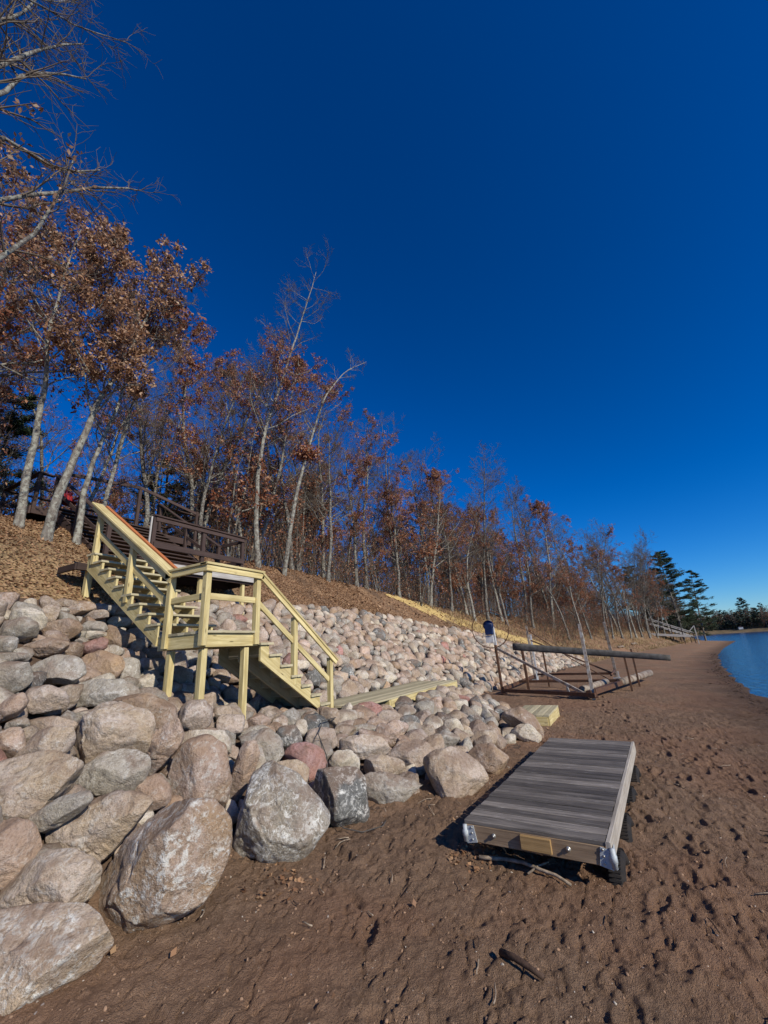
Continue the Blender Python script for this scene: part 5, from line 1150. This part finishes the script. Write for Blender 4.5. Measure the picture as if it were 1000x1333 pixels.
# (x, y, proto, scale): the trees that shape the skyline
SKY = [(2.2, 12.6, 'leafy0', 0.85), (3.0, 14.0, 'leafy1', 0.95), (5.9, 12.4, 'sparse2', 0.55), (6.8, 15.8, 'sparse0', 0.60), (8.6, 14.8, 'bare0', 0.73), (10.3, 14.2, 'leafy3', 0.76),
       (9.9, 13.2, 'bare2', 0.62), (11.0, 14.8, 'bare1', 0.82), (12.0, 13.4, 'leafy2', 0.71), (13.6, 14.0, 'leafy0', 0.79), (15.0, 13.2, 'sparse1', 0.82), (16.4, 12.1, 'bare2', 0.73), (17.8, 13.4, 'sparse2', 0.84),
       (19.5, 12.4, 'leafy3', 0.69), (21.5, 13.0, 'sparse3', 0.92), (23.5, 11.8, 'leafy1', 0.74), (25.3, 12.8, 'bare3', 0.92), (27.5, 11.4, 'leafy2', 0.78), (29.5, 12.4, 'sparse1', 0.92), (31.5, 11.3, 'bare0', 0.90),
       (33.0, 10.0, 'leafy0', 0.78), (35.5, 11.4, 'sparse0', 0.97), (37.0, 10.0, 'bare1', 1.06), (39.5, 9.0, 'leafy3', 0.87), (42, 10.0, 'sparse2', 1.06), (44.5, 7.6, 'leafy1', 0.92), (47, 8.6, 'bare2', 1.23),
       (50, 6.4, 'leafy2', 1.12), (53, 7.0, 'bare3', 1.23), (56, 4.4, 'sparse3', 1.12), (60, 3.6, 'bare0', 1.18), (64, 1.4, 'sparse1', 1.12), (68, .4, 'leafy0', 1.06), (72, -1.2, 'bare1', 1.12), (77, -2.6, 'sparse2', 1.06), (83, -3.8, 'bare2', 1.12), (88, -5.2, 'sparse0', 1.01),
       (46, 4.6, 'bare1', 0.85), (49, 3.6, 'sparse0', 0.80), (52, 3.0, 'leafy1', 0.70), (55, 1.6, 'bare3', 0.90), (58, 1.0, 'sparse3', 0.85), (61, 0, 'bare0', 0.90), (64, -1.0, 'leafy2', 0.70), (66, -1.6, 'sparse2', 0.95), (69, -2.4, 'bare2', 0.90),
       (71, -3.4, 'bare0', 0.85), (74, -3.6, 'sparse1', 0.95), (76, -4.6, 'bare1', 0.90), (80, -5.0, 'leafy0', 0.75), (82, -6, 'bare3', 0.95), (85, -7.2, 'sparse2', 0.80), (88, -8, 'bare2', 0.95), (90, -8.6, 'bare0', 0.85), (92, -9.0, 'sparse3', 0.85), (94, -9.8, 'bare1', 0.80), (96, -10, 'bare2', 0.70), (91, -6, 'bare3', 1.00), (86, -5, 'bare1', 1.10), (79, -3, 'bare0', 1.10), (98, -9, 'leafy3', 0.60), (100, -10.5, 'bare1', 0.55)]
for x, y, k, s in SKY: put(k, x, y, s)
n_ = 0
for i in range(600):
    x = TR.uniform(-6, 100); V_, Z_ = knots(np.array([x])); vb = float(V_[0, 8]); y = vb+TR.uniform(-2.2, 17)**1.0
    if x > 100 and TR.random() < .5: continue
    if 4.2 < x < 10.4 and 12.3 < y < 16.2: continue
    if x < 12 and y < 14: continue
    if any(abs(x-a)+abs(y-b) < 1.3 for a, b, *_ in SKY): continue
    if TR.random() < .35 and x > 40: continue
    k = TR.choice(['leafy%d', 'sparse%d', 'bare%d', 'bare%d', 'sparse%d']) % TR.randrange(4)
    put(k, x, y, TR.uniform(.62, .92)*(1.0 if y < vb+8 else .8)); n_ += 1
    if n_ > 190: break
for i in range(130):
    x = TR.uniform(1, 95); V_, Z_ = knots(np.array([x])); v1 = float(V_[0, 6]); y = v1+TR.uniform(.8, 9)
    if (3 < x < 10.4 and y < 16.2) or x < 3: continue
    if 14 < x < 40 and y < 12 and TR.random() < .7: continue
    put('sapling%d' % TR.randrange(3), x, y, TR.uniform(.6, 1.25))

# low tangled brush between the trunks: nobody could count it
rs = np.random.RandomState(44); n = 8200
x = rs.uniform(-4, 100, n)**1.0; V_, Z_ = knots(x); y = np.where((x > 40) & (rs.uniform(size=n) < .45), V_[:, 5]+rs.uniform(-.5, 4.5, n), V_[:, 7]+rs.uniform(-.3, 9, n)); k = ~((x > 3.2) & (x < 10.6) & (y < 16.2)); x, y = x[k], y[k]; n = len(x)
z = hill_z(x, y)-.05; S = np.stack([x, y, z], 1); D = rs.normal(size=(n, 3))*.28+[0, 0, 1]; D /= np.linalg.norm(D, axis=1)[:, None]
L = rs.uniform(.7, 3.4, n)
P1, R1 = grow(rs, S, D, L, rs.uniform(.006, .016, n), 5, .12, .03); V1, F1 = tubes(P1, R1, 3)
S2, D2, L2, R2 = spawn(rs, P1, R1, 5, .25, 1, .7, .42, .6, L); P2, R2 = grow(rs, S2, D2, L2, np.clip(R2, .004, None), 4, .2, .03); V2, F2 = tubes(P2, R2, 3)
q = P2[rs.uniform(size=len(P2)) < .30]; C = q[:, rs.randint(1, 4, 5)]+rs.normal(size=(len(q), 5, 3))*.06; C = C.reshape(-1, 3); m_ = len(C)
a = rs.normal(size=(m_, 3)); a /= np.linalg.norm(a, axis=1)[:, None]; b = np.cross(a, rs.normal(size=(m_, 3))); b /= np.linalg.norm(b, axis=1)[:, None]
LV = np.stack([C, C+a*.055+b*.03, C+a*.11, C+a*.055-b*.03], 1).reshape(-1, 3)
o1 = len(V1); o2 = o1+len(V2)
tag(link('undergrowth', np_mesh('undergrowth', np.vstack([V1, V2, LV]), np.vstack([F1, F2+o1, np.arange(len(LV)).reshape(-1, 4)+o2]), [M_TWIG, M_LEAF], False, np.concatenate([np.zeros(len(F1)+len(F2)), np.ones(m_)]).astype(int))), 'tangled leafless brush between the tree trunks', 'brush', None, 'stuff')

# dry grass on the open bank beyond the stones
rs = np.random.RandomState(45); n = 30000
x = rs.uniform(26, 104, n); V_, Z_ = knots(x); t_ = rs.uniform(0, 1, n)**1.3; y = V_[:, 2]-.3+(V_[:, 7]-V_[:, 2])*t_; k = (x > 37) | (y > V_[:, 5]); x, y = x[k], y[k]
k = vnoise(x*.5, y*.5, 0, 9)+rs.uniform(-.5, .5, len(x)) > -.1; x, y = x[k], y[k]; n = len(x)
C = np.stack([x, y, hill_z(x, y)-.02], 1); a = rs.normal(size=(n, 3))*.35+[0, 0, 1]; a /= np.linalg.norm(a, axis=1)[:, None]; b = np.cross(a, rs.normal(size=(n, 3))); b /= np.linalg.norm(b, axis=1)[:, None]
s = rs.uniform(.12, .42, n)[:, None]; LV = np.stack([C-b*.02, C+a*s*.6+b*.03, C+a*s+b*.05, C+a*s*.5-b*.015], 1).reshape(-1, 3)
M_GR = mat_leaf('dry_grass', [(0, (.16, .10, .05)), (.5, (.30, .21, .10)), (1, (.42, .33, .17))], .15)
tag(link('dry_grass', np_mesh('dry_grass', LV, np.arange(n*4).reshape(-1, 4), M_GR)), 'dry yellow brown grass on the open foot of the far bank', 'grass', None, 'stuff')

# ---------------------------------------------------------------- pines
def make_pine(seed, H, r0, whorls=16, need=26, lk=1, droop=.05, wide=.30, base=.18, top=.0):
    rs = np.random.RandomState(seed)
    Pt, Rt = grow(rs, np.zeros((1, 3)), np.array([[0, 0, 1.0]]), np.array([H]), np.array([r0]), 14, .02, .01, .12)
    V0, F0 = tubes(Pt, Rt, 7)
    S, D, L = [], [], []
    for w in range(whorls):
        t = base+(1-base)*(w/whorls)**.95; z = t*H; nb = rs.randint(3, 6)
        for k in range(nb):
            a = rs.uniform(0, 6.28); l = H*wide*(1-t)**.62*rs.uniform(.55, 1.1)*(1.0 if t > .3 else .75)+.25
            S.append(np.array([np.interp(t, np.linspace(0, 1, 14), Pt[0, :, i]) for i in range(3)])); D.append([math.cos(a), math.sin(a), rs.uniform(-.05, .3)]); L.append(l)
    S, D, L = np.array(S), np.array(D, float), np.array(L); D /= np.linalg.norm(D, axis=1)[:, None]
    P1, R1 = grow(rs, S, D, L, np.full(len(L), .05), 7, .07, .03-droop*.3)
    V1, F1 = tubes(P1, R1, 4)
    S2, D2, L2, R2 = spawn(rs, P1, R1, 12, .3, 1, .8, .32, .5, L)
    D2[:, 2] *= .35
    P2, R2 = grow(rs, S2, D2, L2, np.full(len(L2), .015), 4, .12, .04)
    V2, F2 = tubes(P2, R2, 3)
    C = P2[:, rs.randint(0, 4, need)]+rs.normal(size=(len(P2), need, 3))*np.array([.11, .11, .05]); C = C.reshape(-1, 3); n = len(C)
    a = rs.normal(size=(n, 3)); a[:, 2] = abs(a[:, 2])*.6; a /= np.linalg.norm(a, axis=1)[:, None]; b = np.cross(a, rs.normal(size=(n, 3))); b /= np.linalg.norm(b, axis=1)[:, None]
    s = .26; LV = np.stack([C-b*.02, C+a*s*.5+b*.035, C+a*s, C+a*s*.5-b*.035], 1).reshape(-1, 3)
    return (np.vstack([V0, V1]), np.vstack([F0, F1+len(V0)])), (np.vstack([V2, LV]), np.vstack([F2, np.arange(n*4).reshape(-1, 4)+len(V2)]), np.concatenate([np.zeros(len(F2)), np.ones(n)]).astype(int))
def pine_proto(*a, **k):
    (tv, tf), (cv, cf, mi) = make_pine(*a, **k)
    return (np_mesh('trunk', tv, tf, M_BARK, True), np_mesh('crown', cv, cf, [M_TWIG, M_NEEDLE], False, mi))
PP = [pine_proto(1, 18, .22, 30, 34, wide=.36, base=.10), pine_proto(2, 16, .2, 22, 24, wide=.28, base=.10), pine_proto(3, 13, .18, 14, 30, wide=.34, base=.05)]
for x, y, k, s, lab in ((88, -9.0, 0, .88, 'tallest layered pine at the end of the wooded bank above the landing stage'), (98, -13.3, 1, .84, 'slimmer pine reaching over the water at the far end of the bank')):
    tree_obj(PP[k], 'pine_tree', (x, y, max(hz(x, y), .05)-.2), lab, scale=s)
for i, (x, y, s) in enumerate(((-1.5, 15.0, .62), (1.0, 17.5, .6), (5.5, 19.5, .55), (12, 19.5, .5), (91, -4.0, .9), (95, -7.0, .8), (99, -10.6, .7), (102, -9.5, .8), (88, -3.5, .9))):
    lb_, gp_ = (('dark evergreen standing behind the leafy oaks on the near bank', 'evergreens behind the oaks') if x < 50 else ('small dark evergreen beside the big pines at the far end of the bank', 'small evergreens by the big pines'))
    tree_obj(PP[2], 'pine_tree', (x, y, hz(x, y)-.2), lb_, gp_, rotz=i*1.3, scale=s)
# far shore: pines and bare woods
for i in range(64):
    t = TR.random(); k = TR.choice([1, 2, 2, 0]); yy = -14-95*t; xx = np.interp(yy, [-120, -85, -62, -45, -28, 5], [235, 250, 262, 268, 262, 240])+TR.uniform(12, 36)
    tree_obj(PP[k], 'pine_tree', (xx, yy, 1.2), 'dark pine on the far shore across the lake', 'pines on the far shore', rotz=TR.uniform(0, 6), scale=TR.uniform(.55, .95))
for i in range(120):
    t = TR.random(); yy = -10-100*t; xx = np.interp(yy, [-120, -85, -62, -45, -28, 5], [235, 250, 262, 268, 262, 240])+TR.uniform(9, 24)
    k = TR.choice(['leafy0', 'bare1', 'bare2', 'leafy3', 'sparse1'])
    tree_obj(PR[k], 'bare_tree' if 'bare' in k else 'oak_tree', (xx, yy, .8), 'broadleaved tree low on the far shore across the lake', 'broadleaved trees on the far shore', rotz=TR.uniform(0, 6), scale=TR.uniform(.5, .8))
rs = np.random.RandomState(71); n = 26000; tt = rs.uniform(0, 1, n); yy = -8-105*tt
xx = np.interp(yy, [-120, -85, -62, -45, -28, 5], [235, 250, 262, 268, 262, 240])+9+rs.uniform(0, 30, n)
top = 6.5+2.6*fbm(yy*.16, xx*.05, 0, 3, 72)+1.5*fbm(yy*.6, 0, 0, 2, 73)+(xx-270)*.03; zz = .6+rs.uniform(0, 1, n)**.8*np.clip(top, 2.5, None)
C = np.stack([xx, yy, zz], 1); a = rs.normal(size=(n, 3)); a /= np.linalg.norm(a, axis=1)[:, None]; b = np.cross(a, rs.normal(size=(n, 3))); b /= np.linalg.norm(b, axis=1)[:, None]
LV = np.stack([C, C+a*.45+b*.32, C+a*.9, C+a*.45-b*.32], 1).reshape(-1, 3)
M_FARW = mat_leaf('far_wood_foliage', [(0, (.016, .028, .016)), (.45, (.035, .05, .025)), (.75, (.07, .055, .035)), (1, (.11, .075, .05))], .1)
tag(link('far_wood', np_mesh('far_wood', LV, np.arange(n*4).reshape(-1, 4), M_FARW)), 'low dark wood along the far shore of the lake', 'wood', None, 'stuff')
# a little cabin on the far shore
cb = empty('cabin', (273, -52.5, 1.2), 'tiny white cabin on the far shore among the pines', 'cabin')
m = MB(); m.board((0, -2, 1.2), (0, 2, 1.2), 3.5, 2.6); m.build('wall', M_WHITEW, cb)
m = MB(); m.prism([(-2.3, 2.45), (2.3, 2.45), (0, 3.8)], 'y', -2, 2); m.build('roof', M_OLD, cb); cb.scale = (.45, .45, .45)

# ---------------------------------------------------------------- fallen leaves, twigs, pebbles
rs = np.random.RandomState(9)
def scatter(n, u0, u1, v0, v1, z0, z1, size, lift=.02, zf=hill_z, pw=1.0):
    u = u0+(u1-u0)*rs.uniform(0, 1, n)**pw; v = rs.uniform(v0, v1, n); zn = zone(u, v); k = (zn > z0) & (zn < z1); u, v = u[k], v[k]; n = len(u)
    z = zf(u, v)+lift*rs.uniform(.3, 1.2, n); C = np.stack([u, v, z], 1)
    a = rs.normal(size=(n, 3)); a[:, 2] *= .45; a /= np.linalg.norm(a, axis=1)[:, None]; nr = rs.normal(size=(n, 3))*.5+[0, 0, 1]; b = np.cross(a, nr); b /= np.linalg.norm(b, axis=1)[:, None]; c = np.cross(a, b)
    s = size*rs.uniform(.6, 1.3, n)[:, None]
    return np.stack([C, C+a*s*.5+b*s*.32+c*s*.12, C+a*s, C+a*s*.5-b*s*.32+c*s*.15], 1).reshape(-1, 3)
LV = np.vstack([scatter(60000, 0, 18, 7.5, 14.5, 5.02, 8.9, .062), scatter(26000, 14, 60, -2, 15, 5.0, 8.9, .13)])
tag(link('fallen_leaves', np_mesh('fallen_leaves', LV, np.arange(len(LV)).reshape(-1, 4), M_LIT)), 'carpet of fallen brown oak leaves over the bank', 'leaves', None, 'stuff')
LV = scatter(420, 1.5, 14, -2.8, 4, 1.0, 2.9, .05, .012, bz)
LV2 = []
for (cx_, cy_, nn, sg) in ((4.6, 1.55, 70, .16), (4.4, .7, 50, .14), (3.5, 1.1, 40, .2), (3.3, 3.0, 25, .12)):
    q = scatter(nn*3, cx_-sg*2, cx_+sg*2, cy_-sg*2, cy_+sg*2, 1.0, 2.95, .05, .02, bz); LV2.append(q)
LV = np.vstack([LV]+LV2)
tag(link('beach_leaves', np_mesh('beach_leaves', LV, np.arange(len(LV)).reshape(-1, 4), M_LIT)), 'stray dead leaves and crumbs on the brown sand', 'leaves', None, 'stuff')
# pebbles and clods
def pebbles(name, n, u0, u1, v0, v1, ra, rb, cols, lab):
    V, F = PROTO[0][1]; RVs, RFs, RCs = [], [], []
    u = u0+(u1-u0)*rs.uniform(0, 1, n)**1.5; v = rs.uniform(v0, v1, n); z = bz(u, v); k0 = 0
    zn = zone(u, v)
    for i in range(n):
        if zn[i] > 2.6 or zn[i] < .25: continue
        V, F = PROTO[rs.randint(22)][1]; r = ra+(rb-ra)*rs.uniform()**3
        M3 = np.array(Matrix.Rotation(rs.uniform(0, 6.28), 3, 'Z') @ Matrix.Rotation(rs.uniform(0, 6.28), 3, 'X'))
        RVs.append((V*r)@M3.T+np.array([u[i], v[i], z[i]+r*.05])); RFs.append(F+k0); k0 += len(V); c = cols[rs.randint(len(cols))]; RCs.append(np.tile([*(np.array(c)*rs.uniform(.8, 1.15)), 0], (len(V), 1)))
    me = np_mesh(name, np.vstack(RVs), np.vstack(RFs), M_PEB, True); ca = me.color_attributes.new('col', 'FLOAT_COLOR', 'POINT'); ca.data.foreach_set('color', np.vstack(RCs).astype(np.float32).ravel())
    tag(link(name, me), lab, name, None, 'stuff')
def mat_peb():
    m, nt, b = new_mat('pebble'); g = N(nt); a = g.n('ShaderNodeAttribute', attribute_name='col'); g.l(a.outputs['Color'], b.inputs['Base Color']); b.inputs['Roughness'].default_value = .9; return m
M_PEB = mat_peb()
M_WRACK = M_STICKD
n = 1500; rs2 = np.random.RandomState(8); x = 7+45*rs2.uniform(0, 1, n)**1.6; V_, Z_ = knots(x); y = V_[:, 0]+np.abs(rs2.normal(size=n))*.28+.10+.25*vnoise(x*.9, 0, 0, 5)
C = np.stack([x, y, bz(x, y)+.012], 1); aa = rs2.normal(size=(n, 3))*[1, 1, .25]; aa /= np.linalg.norm(aa, axis=1)[:, None]; bb = np.cross(aa, [0, 0, 1.0])+rs2.normal(size=(n, 3))*.3; ss = rs2.uniform(.02, .10, n)[:, None]
LV = np.stack([C, C+aa*ss+bb*ss*.25, C+aa*ss*2, C+aa*ss-bb*ss*.25], 1).reshape(-1, 3)
tag(link('wrack_line', np_mesh('wrack_line', LV, np.arange(n*4).reshape(-1, 4), M_STICKD)), 'dark washed up leaves and bark along the waterline', 'debris', None, 'stuff')
pebbles('pebbles', 1100, 1.5, 14, -3, 4, .003, .013, [(.40, .34, .28), (.30, .25, .21), (.45, .40, .33), (.22, .18, .16)], 'small pebbles scattered over the brown sand')
pebbles('clods', 9000, 1.5, 14, -3, 4, .003, .014, [(.24, .155, .10), (.30, .19, .12), (.17, .108, .07)], 'crumbs and clods of damp brown sand')
def gz(x, y): return float(bz(x, y))
def stick(name, pts, r, mat, lab, grp=None, lift=.012):
    P = []
    for i, (x, y, *dz) in enumerate(pts): P.append((x, y, gz(x, y)+lift+.014+(dz[0] if dz else 0)))
    b0 = Vector(P[0]); m = MB(); rr = [r*(1-.5*i/len(P)) for i in range(len(P))]; m.tube(P, rr, 6)
    o = m.build(name, mat, None, Matrix.Translation(-b0)); o.location = b0; tag(o, lab, 'stick', grp); return o
stick('driftwood_branch', [(4.51, 1.62, .0), (4.56, 1.50, .015), (4.60, 1.38, .02), (4.55, 1.22, .02), (4.46, 1.05, .02), (4.45, .92, .01), (4.38, .80, .0)], .020, M_STICK, 'curved bleached branch lying in front of the dock section')
stick('driftwood_branch', [(4.40, 1.15), (4.52, 1.08, .02), (4.60, 1.0, .03)], .010, M_STICK, 'short forked twig beside the curved bleached branch')
stick('dead_stick', [(3.33, 1.12), (3.29, 1.02, .02), (3.26, .92, .02), (3.24, .84)], .022, M_STICKD, 'short thick dark stick on the sand at the bottom of the photo')
stick('black_cable', [(5.9, 4.25, .15), (5.5, 4.2, .18), (5.2, 4.05, .18), (5.05, 3.8, .14), (4.75, 3.55, .10), (4.5, 3.35, .02), (4.35, 3.05, 0), (4.40, 2.85, 0), (4.62, 2.72, 0), (4.8, 2.78, 0)], .008, M_CARPET, 'thin black cable trailing from the red boulder onto the sand')
for i in range(120):
    x = TR.uniform(2.2, 11); y = TR.uniform(-2.6, 3.2)
    if float(zone(np.array([x]), np.array([y]))[0]) > 1.95 or (4.2 < x < 8.6 and .2 < y < 2.1): continue
    a = TR.uniform(0, 3.14); l = TR.uniform(.05, .22); c = TR.uniform(-.3, .3)
    pts = [(x+math.cos(a+c*t)*l*t, y+math.sin(a+c*t)*l*t) for t in (0, .33, .66, 1)]
    stick('twig', pts, TR.uniform(.0035, .0065), M_STICK if TR.random() < .75 else M_STICKD, 'small thin dry twig lying loose on the brown sand', 'loose twigs on the sand')
# logs and brush on the far bank
for x, y, l in ((46, 1.5, 2.6), (52, .6, 1.8), (58, -.8, 2.4)):
    m = MB(); z = hz(x, y)+.12; m.tube([(0, 0, 0), (l*.5, -.3, .06), (l, -.5, 0)], [.12, .11, .08], 8); o = m.build('fallen_log', M_TUBE); o.location = (x, y, z); tag(o, 'pale fallen log lying at the foot of the wooded bank', 'log', 'fallen logs on the bank')
print('objects', len(bpy.data.objects))
